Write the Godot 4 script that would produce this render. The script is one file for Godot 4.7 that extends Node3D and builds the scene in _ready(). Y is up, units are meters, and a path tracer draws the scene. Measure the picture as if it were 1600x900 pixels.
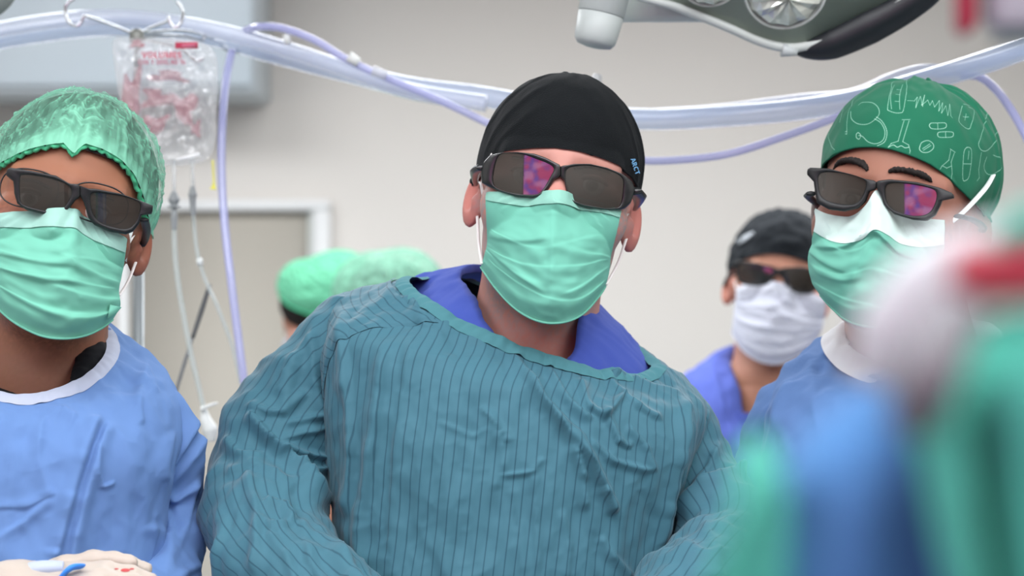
extends Node3D
# An operating theatre: three surgeons in 3D glasses, staff behind, drip stand, hoses, lamp.

const F := 3875.0            # focal length of the lens in pixels of a 1600 x 900 frame
const EYE := 1.62            # height of the lens above the floor

var paint := {}              # shared materials
var grain: FastNoiseLite
var crumple: FastNoiseLite
var fine: FastNoiseLite

# ------------------------------------------------------------------ small helpers
func at(x: float, y: float, d: float) -> Vector3:
	return Vector3((x - 800.0) * d / F, EYE - (y - 450.0) * d / F, -d)

func rgb(r: int, g: int, b: int, a := 255) -> Color:
	return Color8(r, g, b, a)

func lin(r: float, g: float, b: float, a := 1.0) -> Color:
	var c := Color(r / 255.0, g / 255.0, b / 255.0).srgb_to_linear()
	c.a = a
	return c

func mat(key: String, c: Color, rough := 0.85, metal := 0.0) -> StandardMaterial3D:
	if paint.has(key):
		return paint[key]
	var m := StandardMaterial3D.new()
	m.resource_name = key
	m.albedo_color = c
	m.roughness = rough
	m.metallic = metal
	m.cull_mode = BaseMaterial3D.CULL_DISABLED
	paint[key] = m
	return m

func cloth(key: String, c: Color, rim := 0.25) -> StandardMaterial3D:
	var m := mat(key, c, 0.9)
	m.rim_enabled = true
	m.rim = rim
	m.rim_tint = 0.6
	m.metallic_specular = 0.25
	return m

func clear(key: String, c: Color, alpha: float, rough := 0.08) -> StandardMaterial3D:
	var m := mat(key, Color(c.r, c.g, c.b, alpha), rough)
	m.transparency = BaseMaterial3D.TRANSPARENCY_ALPHA
	return m

func tinted(key: String, rough := 0.85) -> StandardMaterial3D:
	var m := mat(key, Color.WHITE, rough)
	m.vertex_color_use_as_albedo = true
	return m

func smooth(a: float, b: float, x: float) -> float:
	var t := clampf((x - a) / (b - a), 0.0, 1.0)
	return t * t * (3.0 - 2.0 * t)

func spow(x: float, e: float) -> float:
	return signf(x) * pow(absf(x), e)

func numbered(called: String) -> String:
	if not has_node(NodePath(called)):
		return called
	var k := 1
	while has_node(NodePath("%s_%03d" % [called, k])):
		k += 1
	return "%s_%03d" % [called, k]

func thing(called: String, label: String, category: String, base := Vector3.ZERO, group := "") -> Node3D:
	var o := Node3D.new()
	o.name = numbered(called)
	add_child(o)
	o.position = base
	o.set_meta("label", label)
	o.set_meta("category", category)
	if group != "":
		o.set_meta("group", group)
	return o

# One named mesh; the vertices are in world metres, so a direct child of a thing is set back by the thing's place.
func put(called: String, mesh: Mesh, m: Material, parent: Node3D = self, label := "") -> MeshInstance3D:
	var o := MeshInstance3D.new()
	o.name = called
	o.mesh = mesh
	if m:
		o.material_override = m
	o.cast_shadow = GeometryInstance3D.SHADOW_CASTING_SETTING_ON
	parent.add_child(o, true)
	if parent != self and parent.get_parent() == self and not parent is MeshInstance3D:
		o.position = -parent.position
	if label != "":
		o.set_meta("label", label)
	return o

func tag(o: Node3D, label: String, category: String, group := "") -> Node3D:
	o.set_meta("label", label)
	o.set_meta("category", category)
	if group != "":
		o.set_meta("group", group)
	return o

func struct(called: String, mesh: Mesh, m: Material, parent: Node3D = self) -> MeshInstance3D:
	var o := put(called, mesh, m, parent)
	o.set_meta("kind", "structure")
	return o

# ------------------------------------------------------------------ meshes
# A bag of triangles with optional uv and colours.
class Bag:
	var v := PackedVector3Array()
	var uv := PackedVector2Array()
	var col := PackedColorArray()
	var idx := PackedInt32Array()

	func add(b: Bag) -> void:
		var n := v.size()
		v.append_array(b.v)
		uv.append_array(b.uv)
		col.append_array(b.col)
		for i in b.idx:
			idx.append(i + n)

	func turn(t: Transform3D) -> Bag:
		for i in v.size():
			v[i] = t * v[i]
		return self

	func tint(c: Color) -> Bag:
		col.resize(v.size())
		col.fill(c)
		return self

	func flip() -> void:
		for i in range(0, idx.size(), 3):
			var k := idx[i]
			idx[i] = idx[i + 1]
			idx[i + 1] = k

	# Face outwards from the middle of the shape (front faces run clockwise).
	func outward() -> Bag:
		var mid := Vector3.ZERO
		for p in v:
			mid += p
		mid /= maxf(v.size(), 1)
		var s := 0.0
		for i in range(0, idx.size(), 3):
			var a := v[idx[i]]
			var n := (v[idx[i + 2]] - a).cross(v[idx[i + 1]] - a)
			s += n.dot(a - mid)
		if s < 0.0:
			flip()
		return self

	func mesh(flat := false) -> ArrayMesh:
		var a := []
		a.resize(Mesh.ARRAY_MAX)
		a[Mesh.ARRAY_VERTEX] = v
		if uv.size() == v.size():
			a[Mesh.ARRAY_TEX_UV] = uv
		if col.size() == v.size():
			a[Mesh.ARRAY_COLOR] = col
		a[Mesh.ARRAY_INDEX] = idx
		var st := SurfaceTool.new()
		st.create_from_arrays(a)
		if flat:
			st.deindex()
			var st2 := SurfaceTool.new()
			var arr := st.commit_to_arrays()
			st2.begin(Mesh.PRIMITIVE_TRIANGLES)
			st2.set_smooth_group(-1)
			var pv: PackedVector3Array = arr[Mesh.ARRAY_VERTEX]
			for p in pv:
				st2.add_vertex(p)
			st2.generate_normals()
			return st2.commit()
		st.generate_normals()
		return st.commit()

# rows x cols points, row by row.
func sheet(v: PackedVector3Array, rows: int, cols: int, wrap := false) -> Bag:
	var b := Bag.new()
	b.v = v
	var last := cols if wrap else cols - 1
	for j in rows - 1:
		for i in last:
			var k := (i + 1) % cols
			b.idx.append_array([j * cols + i, j * cols + k, (j + 1) * cols + k, j * cols + i, (j + 1) * cols + k, (j + 1) * cols + i])
	return b

func curve(pts: Array, n: int, closed := false) -> PackedVector3Array:
	var out := PackedVector3Array()
	var m := pts.size()
	for i in n:
		var f := float(i) / (n if closed else n - 1) * (m if closed else m - 1)
		var k := mini(int(f), m - 1 if closed else m - 2)
		var t := f - k
		var p: Array = []
		for o in [-1, 0, 1, 2]:
			var q: int = k + o
			p.append(pts[posmod(q, m)] if closed else pts[clampi(q, 0, m - 1)])
		var p0: Vector3 = p[0]
		var p1: Vector3 = p[1]
		var p2: Vector3 = p[2]
		var p3: Vector3 = p[3]
		out.append(p1.cubic_interpolate(p2, p0, p3, t))
	return out

# A tube along a smooth path; radii are spread along it; flat squashes it along its binormal.
func tube(pts: Array, radii: Array, sides := 10, steps := 8, caps := true, flat := 1.0) -> Bag:
	var n := (pts.size() - 1) * steps + 1
	var c := curve(pts, n) if pts.size() > 2 else PackedVector3Array([pts[0], pts[1]])
	n = c.size()
	var b := Bag.new()
	var v := PackedVector3Array()
	var up := Vector3.UP
	var dir0 := (c[1] - c[0]).normalized()
	if absf(dir0.y) > 0.9:
		up = Vector3.RIGHT
	var side := dir0.cross(up).normalized()
	for i in n:
		var d := (c[mini(i + 1, n - 1)] - c[maxi(i - 1, 0)]).normalized()
		side = (side - d * side.dot(d)).normalized()
		var other := d.cross(side)
		var f := float(i) / (n - 1) * (radii.size() - 1)
		var k := mini(int(f), maxi(radii.size() - 2, 0))
		var r: float = radii[0] if radii.size() == 1 else lerpf(radii[k], radii[k + 1], f - k)
		for s in sides:
			var a := TAU * s / sides
			v.append(c[i] + side * cos(a) * r + other * sin(a) * r * flat)
	b = sheet(v, n, sides, true)
	if caps:
		for e in 2:
			var o := b.v.size()
			var row := 0 if e == 0 else (n - 1) * sides
			b.v.append(c[0] if e == 0 else c[n - 1])
			for s in sides:
				if e == 0:
					b.idx.append_array([o, row + (s + 1) % sides, row + s])
				else:
					b.idx.append_array([o, row + s, row + (s + 1) % sides])
	return b.outward()

func box(lo: Vector3, hi: Vector3, bevel := 0.0) -> Bag:
	var b := Bag.new()
	var c := (lo + hi) / 2.0
	var h := (hi - lo) / 2.0
	var e := minf(bevel, minf(h.x, minf(h.y, h.z)) * 0.9)
	if e <= 0.0:
		for s in 8:
			b.v.append(c + h * Vector3(1 if s & 1 else -1, 1 if s & 2 else -1, 1 if s & 4 else -1))
		for f in [[0, 1, 3, 2], [4, 6, 7, 5], [0, 4, 5, 1], [2, 3, 7, 6], [0, 2, 6, 4], [1, 5, 7, 3]]:
			b.idx.append_array([f[0], f[1], f[2], f[0], f[2], f[3]])
	else:
		# chamfered box: hull of 24 points
		for ax in 3:
			for s in 8:
				var sg := Vector3(1 if s & 1 else -1, 1 if s & 2 else -1, 1 if s & 4 else -1)
				var q := h - Vector3(e, e, e)
				q[ax] = h[ax]
				b.v.append(c + q * sg)
		# index = ax * 8 + s
		for ax in 3:
			for sgn in 2:
				var four := []
				for s in 8:
					if (s >> ax) & 1 == sgn:
						four.append(ax * 8 + s)
				b.idx.append_array([four[0], four[1], four[3], four[0], four[3], four[2]])
		for ax in 3:
			var a1 := (ax + 1) % 3
			var a2 := (ax + 2) % 3
			for s in 8:
				if (s >> ax) & 1 == 0:
					var s2 := s | (1 << ax)
					b.idx.append_array([a1 * 8 + s, a1 * 8 + s2, a2 * 8 + s2, a1 * 8 + s, a2 * 8 + s2, a2 * 8 + s])
		for s in 8:
			b.idx.append_array([s, 8 + s, 16 + s])
		for i in range(0, b.idx.size(), 3):
			var p := b.v[b.idx[i]]
			var n := (b.v[b.idx[i + 2]] - p).cross(b.v[b.idx[i + 1]] - p)
			if n.dot((p + b.v[b.idx[i + 1]] + b.v[b.idx[i + 2]]) / 3.0 - c) < 0.0:
				var k := b.idx[i]
				b.idx[i] = b.idx[i + 1]
				b.idx[i + 1] = k
		return b
	for i in range(0, b.idx.size(), 3):
		var p := b.v[b.idx[i]]
		var n := (b.v[b.idx[i + 2]] - p).cross(b.v[b.idx[i + 1]] - p)
		if n.dot((p + b.v[b.idx[i + 1]] + b.v[b.idx[i + 2]]) / 3.0 - c) < 0.0:
			var k := b.idx[i]
			b.idx[i] = b.idx[i + 1]
			b.idx[i + 1] = k
	return b

# A profile of (radius, height) turned about an axis.
func lathe(prof: Array, n: int, t: Transform3D) -> Bag:
	var v := PackedVector3Array()
	for p in prof:
		for i in n:
			var a := TAU * i / n
			v.append(t * Vector3(p[0] * cos(a), p[1], p[0] * sin(a)))
	return sheet(v, prof.size(), n, true).outward()

# Extrude a closed outline of 3D points along a vector.
func slab(outline: PackedVector3Array, depth: Vector3) -> Bag:
	var n := outline.size()
	var d := depth.normalized()
	var ux := (outline[1] - outline[0]).normalized()
	ux = (ux - d * ux.dot(d)).normalized()
	var uy := d.cross(ux)
	var flat := PackedVector2Array()
	for p in outline:
		flat.append(Vector2(p.dot(ux), p.dot(uy)))
	var tri := Geometry2D.triangulate_polygon(flat)
	var b := Bag.new()
	for p in outline:
		b.v.append(p)
	for p in outline:
		b.v.append(p + depth)
	for i in range(0, tri.size(), 3):
		b.idx.append_array([tri[i], tri[i + 1], tri[i + 2], n + tri[i], n + tri[i + 2], n + tri[i + 1]])
	for i in n:
		var k := (i + 1) % n
		b.v.append_array([outline[i], outline[k], outline[k] + depth, outline[i] + depth])
		var o := b.v.size() - 4
		b.idx.append_array([o, o + 1, o + 2, o, o + 2, o + 3])
	# every face outward: caps against depth, sides by winding area
	var area := 0.0
	for i in n:
		var k := (i + 1) % n
		area += flat[i].cross(flat[k])
	for i in range(0, tri.size() * 2, 3):
		var p := b.v[b.idx[i]]
		var nn := (b.v[b.idx[i + 2]] - p).cross(b.v[b.idx[i + 1]] - p)
		var front := b.idx[i] < n
		if (nn.dot(d) > 0.0) == front:
			var k := b.idx[i]
			b.idx[i] = b.idx[i + 1]
			b.idx[i + 1] = k
	for i in range(tri.size() * 2, b.idx.size(), 3):
		if area > 0.0:
			var k := b.idx[i]
			b.idx[i] = b.idx[i + 1]
			b.idx[i + 1] = k
	return b

# ------------------------------------------------------------------ distance fields for bodies
var head_inv: Transform3D
var head_scale := 1.0
var head_on := true
var cap_a := PackedVector3Array()
var cap_b := PackedVector3Array()
var cap_ra := PackedFloat32Array()
var cap_rb := PackedFloat32Array()
var cap_k := PackedFloat32Array()

func ell(p: Vector3, c: Vector3, r: Vector3) -> float:
	var q := p - c
	var k0 := (q / r).length()
	var k1 := (q / (r * r)).length()
	return k0 * (k0 - 1.0) / maxf(k1, 1e-6)

func smin(a: float, b: float, k: float) -> float:
	var h := clampf(0.5 + 0.5 * (b - a) / k, 0.0, 1.0)
	return lerpf(b, a, h) - k * h * (1.0 - h)

func cone(p: Vector3, a: Vector3, b: Vector3, ra: float, rb: float) -> float:
	var ba := b - a
	var t := clampf((p - a).dot(ba) / maxf(ba.length_squared(), 1e-9), 0.0, 1.0)
	return (p - a - ba * t).length() - lerpf(ra, rb, t)

func head_d(p: Vector3) -> float:
	var far := (p - Vector3(0, 0, 0)).length()
	if far > 0.22:
		return far - 0.15
	var d := ell(p, Vector3(0, 0.03, -0.012), Vector3(0.076, 0.088, 0.1))
	d = smin(d, ell(p, Vector3(0, -0.032, 0.018), Vector3(0.064, 0.08, 0.073)), 0.018)
	d = smin(d, ell(p, Vector3(0, -0.072, 0.028), Vector3(0.052, 0.046, 0.058)), 0.025)
	d = smin(d, (p - Vector3(0, -0.104, 0.072)).length() - 0.016, 0.025)
	var q := Vector3(absf(p.x), p.y, p.z)
	d = smin(d, (q - Vector3(0.044, -0.028, 0.058)).length() - 0.025, 0.02)
	if p.z > 0.04:
		d = smin(d, cone(q, Vector3(0.006, 0.018, 0.084), Vector3(0.046, 0.02, 0.066), 0.010, 0.009), 0.015)
		d = -smin(-d, (q - Vector3(0.031, -0.003, 0.108)).length() - 0.023, 0.012)
		d = smin(d, cone(p, Vector3(0, 0.004, 0.086), Vector3(0, -0.032, 0.101), 0.008, 0.011), 0.012)
		d = smin(d, (q - Vector3(0.010, -0.037, 0.094)).length() - 0.008, 0.008)
		d = smin(d, ell(p, Vector3(0, -0.066, 0.088), Vector3(0.022, 0.005, 0.010)), 0.005)
		d = smin(d, ell(p, Vector3(0, -0.076, 0.086), Vector3(0.019, 0.006, 0.010)), 0.005)
	elif p.z < 0.03 and q.x > 0.05:
		var e := q - Vector3(0.0765, -0.014, -0.012)
		e = Vector3(e.x * 0.9 + e.z * 0.42, e.y - e.z * 0.15, e.z * 0.9 - e.x * 0.42)
		var ear := ell(e, Vector3.ZERO, Vector3(0.0075, 0.027, 0.019))
		ear = -smin(-ear, ell(e, Vector3(0.009, 0.004, 0.004), Vector3(0.009, 0.018, 0.012)), 0.0025)
		ear = smin(ear, ell(e, Vector3(0.004, -0.006, 0.011), Vector3(0.004, 0.008, 0.004)), 0.003)
		d = smin(d, ear, 0.006)
	return d

func body_d(p: Vector3) -> float:
	var d := 1.0
	if head_on:
		d = head_d(head_inv * p) * head_scale
	for i in cap_a.size():
		d = smin(d, cone(p, cap_a[i], cap_b[i], cap_ra[i], cap_rb[i]), cap_k[i])
	return d

func bone(a: Vector3, b: Vector3, ra: float, rb: float, k := 0.03) -> void:
	cap_a.append(a)
	cap_b.append(b)
	cap_ra.append(ra)
	cap_rb.append(rb)
	cap_k.append(k)

func no_bones() -> void:
	cap_a.clear()
	cap_b.clear()
	cap_ra.clear()
	cap_rb.clear()
	cap_k.clear()

# Surface nets of body_d, only in blocks near the surface.
func nets(lo: Vector3, hi: Vector3, h: float) -> Bag:
	var nx := int(ceil((hi.x - lo.x) / h / 4.0)) * 4 + 1
	var ny := int(ceil((hi.y - lo.y) / h / 4.0)) * 4 + 1
	var nz := int(ceil((hi.z - lo.z) / h / 4.0)) * 4 + 1
	var val := PackedFloat32Array()
	val.resize(nx * ny * nz)
	val.fill(1000.0)
	var at_cell := PackedInt32Array()
	at_cell.resize(nx * ny * nz)
	at_cell.fill(-1)
	var b := Bag.new()
	var blocks := []
	var sx := 1
	var sy := nx
	var sz := nx * ny
	for bz in range(0, nz - 1, 4):
		for by in range(0, ny - 1, 4):
			for bx in range(0, nx - 1, 4):
				if absf(body_d(lo + Vector3(bx + 2, by + 2, bz + 2) * h)) > h * 5.6:
					continue
				blocks.append(Vector3i(bx, by, bz))
				for k in 5:
					for j in 5:
						for i in 5:
							var o := (bx + i) + (by + j) * sy + (bz + k) * sz
							if val[o] == 1000.0:
								val[o] = body_d(lo + Vector3(bx + i, by + j, bz + k) * h)
	var off := [0, sx, sy, sx + sy, sz, sx + sz, sy + sz, sx + sy + sz]
	var ends := [[0, 1], [2, 3], [4, 5], [6, 7], [0, 2], [1, 3], [4, 6], [5, 7], [0, 4], [1, 5], [2, 6], [3, 7]]
	for q: Vector3i in blocks:
		for k in 4:
			for j in 4:
				for i in 4:
					var o := (q.x + i) + (q.y + j) * sy + (q.z + k) * sz
					var inside := 0
					for c in 8:
						if val[o + off[c]] < 0.0:
							inside += 1
					if inside == 0 or inside == 8:
						continue
					var sum := Vector3.ZERO
					var n := 0
					for e in ends:
						var a: float = val[o + off[e[0]]]
						var d: float = val[o + off[e[1]]]
						if (a < 0.0) != (d < 0.0):
							var t := a / (a - d)
							var pa := Vector3(e[0] & 1, (e[0] >> 1) & 1, e[0] >> 2)
							var pb := Vector3(e[1] & 1, (e[1] >> 1) & 1, e[1] >> 2)
							sum += pa.lerp(pb, t)
							n += 1
					at_cell[o] = b.v.size()
					b.v.append(lo + (Vector3(q.x + i, q.y + j, q.z + k) + sum / n) * h)
	var steps := [[sx, sy, sz], [sy, sz, sx], [sz, sx, sy]]
	for q: Vector3i in blocks:
		for k in 4:
			for j in 4:
				for i in 4:
					var o := (q.x + i) + (q.y + j) * sy + (q.z + k) * sz
					if at_cell[o] < 0:
						continue
					for s in steps:
						var v0: float = val[o]
						var v1: float = val[o + s[0]]
						if (v0 < 0.0) == (v1 < 0.0):
							continue
						var o1: int = o - s[1]
						var o2: int = o - s[2]
						var o3: int = o1 - s[2]
						if o3 < 0 or at_cell[o1] < 0 or at_cell[o2] < 0 or at_cell[o3] < 0:
							continue
						var a := at_cell[o]
						var c := at_cell[o1]
						var d := at_cell[o3]
						var e := at_cell[o2]
						if v0 < 0.0:
							b.idx.append_array([a, e, d, a, d, c])
						else:
							b.idx.append_array([a, d, e, a, c, d])
	# make sure the shape faces outward
	return b.outward()

# ------------------------------------------------------------------ people
# A head: its place, its turn in degrees and its size.
func head_at(x: float, y: float, d: float, yaw: float, pitch: float, roll: float, size: float) -> Transform3D:
	var b := Basis(Vector3.BACK, deg_to_rad(roll)) * Basis(Vector3.UP, deg_to_rad(yaw)) * Basis(Vector3.RIGHT, deg_to_rad(-pitch))
	return Transform3D(b.scaled_local(Vector3.ONE * size), at(x, y, d))

# The point of a traced outline that lies at depth z of the head's own axes.
func on_head(t: Transform3D, x: float, y: float, z: float) -> Vector3:
	var inv := t.affine_inverse()
	var o := inv * Vector3(0, EYE, 0)
	var e := inv * at(x, y, 3.0)
	var dir := e - o
	return o + dir * ((z - o.z) / dir.z)

# Direction (angle round, angle from the crown) of a traced point on the head's dome.
func on_dome(t: Transform3D, x: float, y: float, rad: Vector3) -> Vector2:
	var c := Vector3(0, 0.03, -0.012)
	var inv := t.affine_inverse()
	var o := (inv * Vector3(0, EYE, 0) - c) / rad
	var dir := ((inv * at(x, y, 3.0) - c) / rad - o).normalized()
	var bq := o.dot(dir)
	var disc := bq * bq - o.length_squared() + 1.0
	var p := o + dir * (-bq - sqrt(maxf(disc, 0.0)))
	p = p.normalized()
	p = (p * rad).normalized()
	return Vector2(atan2(p.x, p.z), acos(clampf(p.y, -1, 1)))

func dome_r(dir: Vector3, rad: Vector3) -> float:
	return 1.0 / (dir / rad).length()

func dome_dir(phi: float, theta: float) -> Vector3:
	return Vector3(sin(theta) * sin(phi), cos(theta), sin(theta) * cos(phi))

# How far down a cap reaches, by the angle round the head.
func edge_angle(keys: Array, phi: float) -> float:
	var n := keys.size()
	for i in n:
		var a: Vector2 = keys[i]
		var b: Vector2 = keys[(i + 1) % n]
		var bx := b.x if i < n - 1 else b.x + TAU
		var ph := phi if phi >= keys[0].x else phi + TAU
		if ph >= a.x and ph <= bx:
			return lerpf(a.y, b.y, (ph - a.x) / maxf(bx - a.x, 1e-6))
	return keys[0].y

func edge_keys(t: Transform3D, rad: Vector3, trace: Array, back: float) -> Array:
	var keys := []
	for p in trace:
		keys.append(on_dome(t, p[0], p[1], rad))
	keys.append(Vector2(2.2, back))
	keys.append(Vector2(PI, back))
	keys.append(Vector2(-2.2, back))
	keys.sort_custom(func(a, b): return a.x < b.x)
	return keys

# A cap as a dome over the skull. puff(phi, t) adds to the radius; shade(phi, t, puff) colours it.
func cap_dome(t: Transform3D, rad: Vector3, keys: Array, puff: Callable, shade: Variant, nphi := 160, nt := 70, t0 := 0.0, t1 := 1.0) -> Bag:
	var v := PackedVector3Array()
	var uv := PackedVector2Array()
	var col := PackedColorArray()
	for j in nt:
		var s := lerpf(t0, t1, float(j) / (nt - 1))
		for i in nphi + 1:
			var phi := -PI + TAU * i / nphi
			var theta := s * edge_angle(keys, phi)
			var dir := dome_dir(phi, theta)
			var pf: float = puff.call(phi, s)
			var q := Vector3(0, 0.03, -0.012) + dir * (dome_r(dir, rad) + pf)
			q += dir * maxf(0.0, 0.0022 - head_d(q))
			v.append(t * q)
			uv.append(Vector2(phi / TAU + 0.5, theta / PI))
			if shade != null:
				col.append(shade.call(phi, s, pf))
	var b := sheet(v, nt, nphi + 1)
	b.uv = uv
	b.col = col
	return b.outward()

# Skin: one surface for head, neck and body. Colours by place on the head.
func skin_bag(t: Transform3D, neck: Vector3, tone: Callable, cell: float) -> Bag:
	head_inv = t.affine_inverse()
	head_scale = t.basis.x.length()
	head_on = true
	var lo := t.origin - Vector3(0.13, 0.17, 0.15) * head_scale
	var hi := t.origin + Vector3(0.13, 0.16, 0.15) * head_scale
	lo.y = minf(lo.y, neck.y - 0.035)
	var all := cap_a.size()
	var keep := [cap_a.duplicate(), cap_b.duplicate(), cap_ra.duplicate(), cap_rb.duplicate(), cap_k.duplicate()]
	cap_a.resize(mini(all, 4))
	cap_b.resize(mini(all, 4))
	cap_ra.resize(mini(all, 4))
	cap_rb.resize(mini(all, 4))
	cap_k.resize(mini(all, 4))
	lo.x = minf(lo.x, neck.x - 0.16)
	hi.x = maxf(hi.x, neck.x + 0.16)
	var b := nets(lo, hi, cell)
	var col := PackedColorArray()
	for p in b.v:
		col.append(tone.call(head_inv * p))
	b.col = col
	cap_a = keep[0]
	cap_b = keep[1]
	cap_ra = keep[2]
	cap_rb = keep[3]
	cap_k = keep[4]
	head_on = false
	var blo := Vector3(1e9, 1e9, 1e9)
	var bhi := -blo
	for i in all:
		var r := maxf(cap_ra[i], cap_rb[i]) + 0.03
		blo = blo.min(cap_a[i] - Vector3.ONE * r).min(cap_b[i] - Vector3.ONE * r)
		bhi = bhi.max(cap_a[i] + Vector3.ONE * r).max(cap_b[i] + Vector3.ONE * r)
	bhi.y = minf(bhi.y, neck.y - 0.008)
	var low := nets(blo, bhi, 0.02)
	var c2: Color = tone.call(Vector3(0, -0.2, 0))
	low.tint(c2)
	b.add(low)
	return b

func skin_tone(base: Color, red: Color, beard: Color, amount: float, neck: Color) -> Callable:
	return func(p: Vector3) -> Color:
		var c := base
		var cheek := exp(-pow((absf(p.x) - 0.045) / 0.025, 2) - pow((p.y + 0.03) / 0.03, 2))
		c = c.lerp(red, 0.5 * cheek)
		if absf(p.x) > 0.072 and p.z < 0.03:
			c = c.lerp(red, 0.7)
		c = c.lerp(red, 0.6 * exp(-pow((p.y + 0.03) / 0.02, 2) - pow(p.x / 0.015, 2)))
		var down := smooth(-0.11, -0.15, p.y) if p.z > -0.03 else smooth(-0.06, -0.1, p.y)
		var hairy := smooth(0.012, -0.03, p.y) * smooth(0.042, 0.052, absf(p.x)) * smooth(-0.005, 0.012, p.z)
		hairy = maxf(hairy, smooth(-0.045, -0.07, p.y) * smooth(-0.02, 0.02, p.z) * (1.0 - down * 0.8))
		hairy *= amount * clampf(0.75 + 1.2 * fine.get_noise_3dv(p * 900.0), 0.0, 1.0)
		c = c.lerp(neck, down)
		return c.lerp(beard, clampf(hairy, 0.0, 1.0))

func standing_bones(t: Transform3D, neck: Vector3, sl: Vector3, sr: Vector3, hip: Vector3) -> void:
	# neck, shoulder girdle, trunk, legs; the arms are added by the caller
	var s := t.basis.x.length()
	no_bones()
	bone(t * Vector3(0, -0.05, -0.03), neck, 0.056 * s, 0.062 * s, 0.025)
	bone(neck + Vector3(0, -0.045, -0.03), sl.lerp(neck, 0.4) + Vector3(0, -0.02, -0.01), 0.04, 0.03, 0.05)
	bone(neck + Vector3(0, -0.045, -0.03), sr.lerp(neck, 0.4) + Vector3(0, -0.02, -0.01), 0.04, 0.03, 0.05)
	bone(neck + Vector3(0, -0.06, -0.01), neck + Vector3(0, -0.2, 0.0), 0.07, 0.1, 0.05)
	bone(neck.lerp(sl, 0.5) + Vector3(0, -0.16, 0), hip + Vector3(-0.05, 0.05, 0), 0.075, 0.09, 0.06)
	bone(neck.lerp(sr, 0.5) + Vector3(0, -0.16, 0), hip + Vector3(0.05, 0.05, 0), 0.075, 0.09, 0.06)
	for x in [-0.09, 0.09]:
		bone(hip + Vector3(x, -0.02, 0), Vector3(hip.x + x, 0.5, hip.z + 0.02), 0.08, 0.055, 0.03)
		bone(Vector3(hip.x + x, 0.5, hip.z + 0.02), Vector3(hip.x + x, 0.09, hip.z - 0.02), 0.055, 0.04, 0.02)
		bone(Vector3(hip.x + x, 0.05, hip.z - 0.04), Vector3(hip.x + x, 0.03, hip.z + 0.14), 0.045, 0.028, 0.03)

func shoes(p: Node3D, hip: Vector3, m: Material) -> void:
	for x in [-0.09, 0.09]:
		var b := tube([Vector3(hip.x + x, 0.055, hip.z - 0.08), Vector3(hip.x + x, 0.06, hip.z), Vector3(hip.x + x, 0.045, hip.z + 0.1), Vector3(hip.x + x, 0.04, hip.z + 0.17)], [0.035, 0.056, 0.05, 0.03], 14, 6)
		for i in b.v.size():
			b.v[i].y = maxf(b.v[i].y, 0.0)
		put("clog", b.mesh(), m, p)

# ---- face masks: a pleated cloth stretched between four traced edges
func edge2(pts: Array, s: float) -> Vector2:
	var f := s * (pts.size() - 1)
	var k := mini(int(f), pts.size() - 2)
	var t := f - k
	var p: Array = []
	for o in [-1, 0, 1, 2]:
		var q: Array = pts[clampi(k + o, 0, pts.size() - 1)]
		p.append(Vector2(q[0], q[1]))
	var p0: Vector2 = p[0]
	var p1: Vector2 = p[1]
	var p2: Vector2 = p[2]
	return p1.cubic_interpolate(p2, p0, p[3], t)

func mask_point(t: Transform3D, d: Dictionary, u: float, v: float) -> Vector3:
	var top := edge2(d.top, u)
	var bottom := edge2(d.bottom, u)
	var left := edge2(d.left, v)
	var right := edge2(d.right, v)
	var c := top * (1 - v) + bottom * v + left * (1 - u) + right * u
	c -= edge2(d.top, 0) * (1 - u) * (1 - v) + edge2(d.top, 1) * u * (1 - v) + edge2(d.bottom, 0) * (1 - u) * v + edge2(d.bottom, 1) * u * v
	var prof: Array = d.get("profile", [0.099, 0.113, 0.121, 0.121, 0.118, 0.112, 0.098])
	var f := v * (prof.size() - 1)
	var k := mini(int(f), prof.size() - 2)
	var mid: float = d.get("mid", 0.5)
	var a := absf(u - mid) / (mid if u < mid else 1.0 - mid)
	# a tent over the nose, rounder lower down
	var z := lerpf(prof[k], prof[k + 1], smooth(0, 1, f - k))
	z -= d.get("wrap", 0.07) * pow(a, lerpf(1.35, 2.0, smooth(0.0, 0.5, v)))
	return on_head(t, c.x, c.y, z)

func mask_sheet(t: Transform3D, d: Dictionary, u0: float, u1: float, v0: float, v1: float, nu: int, nv: int, lift: float) -> Bag:
	var pts := PackedVector3Array()
	var uv := PackedVector2Array()
	var pleats: Array = d.get("pleats", [0.36, 0.56, 0.78])
	for j in nv:
		var v := lerpf(v0, v1, float(j) / (nv - 1))
		for i in nu:
			var u := lerpf(u0, u1, float(i) / (nu - 1))
			var p := mask_point(t, d, u, v)
			var z := lift
			for k in pleats.size():
				var pv: float = pleats[k] + 0.05 * sin(u * 5.0 + k * 2.1) * (0.5 if k == 1 else 1.0) - 0.05 * pow(2 * u - 1, 2) * (1 - k)
				var q := v - pv
				var deep := 0.0026 * smooth(0.0, 0.12, u) * smooth(1.0, 0.88, u) * (0.45 + 0.55 * absf(2 * u - 1))
				z += deep * (exp(-pow(q / 0.07, 2)) * (1.0 if q > 0 else 0.0) + (exp(-pow(q / 0.012, 2)) if q <= 0 else 0.0))
			z += 0.0024 * crumple.get_noise_2d(u * 4.0 + d.get("seed", 0.0), v * 5.0) * smooth(0.0, 0.08, v)
			for c in d.get("creases", []):
				z += stroke(c, u, v)
			uv.append(Vector2(u, v))
			p.z += z
			for k in 4:
				p.z += clampf(0.0026 + lift - head_d(p), 0.0, 0.008) * 1.3
			pts.append(t * p)
	var b := sheet(pts, nv, nu)
	b.uv = uv
	return b.outward()

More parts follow.
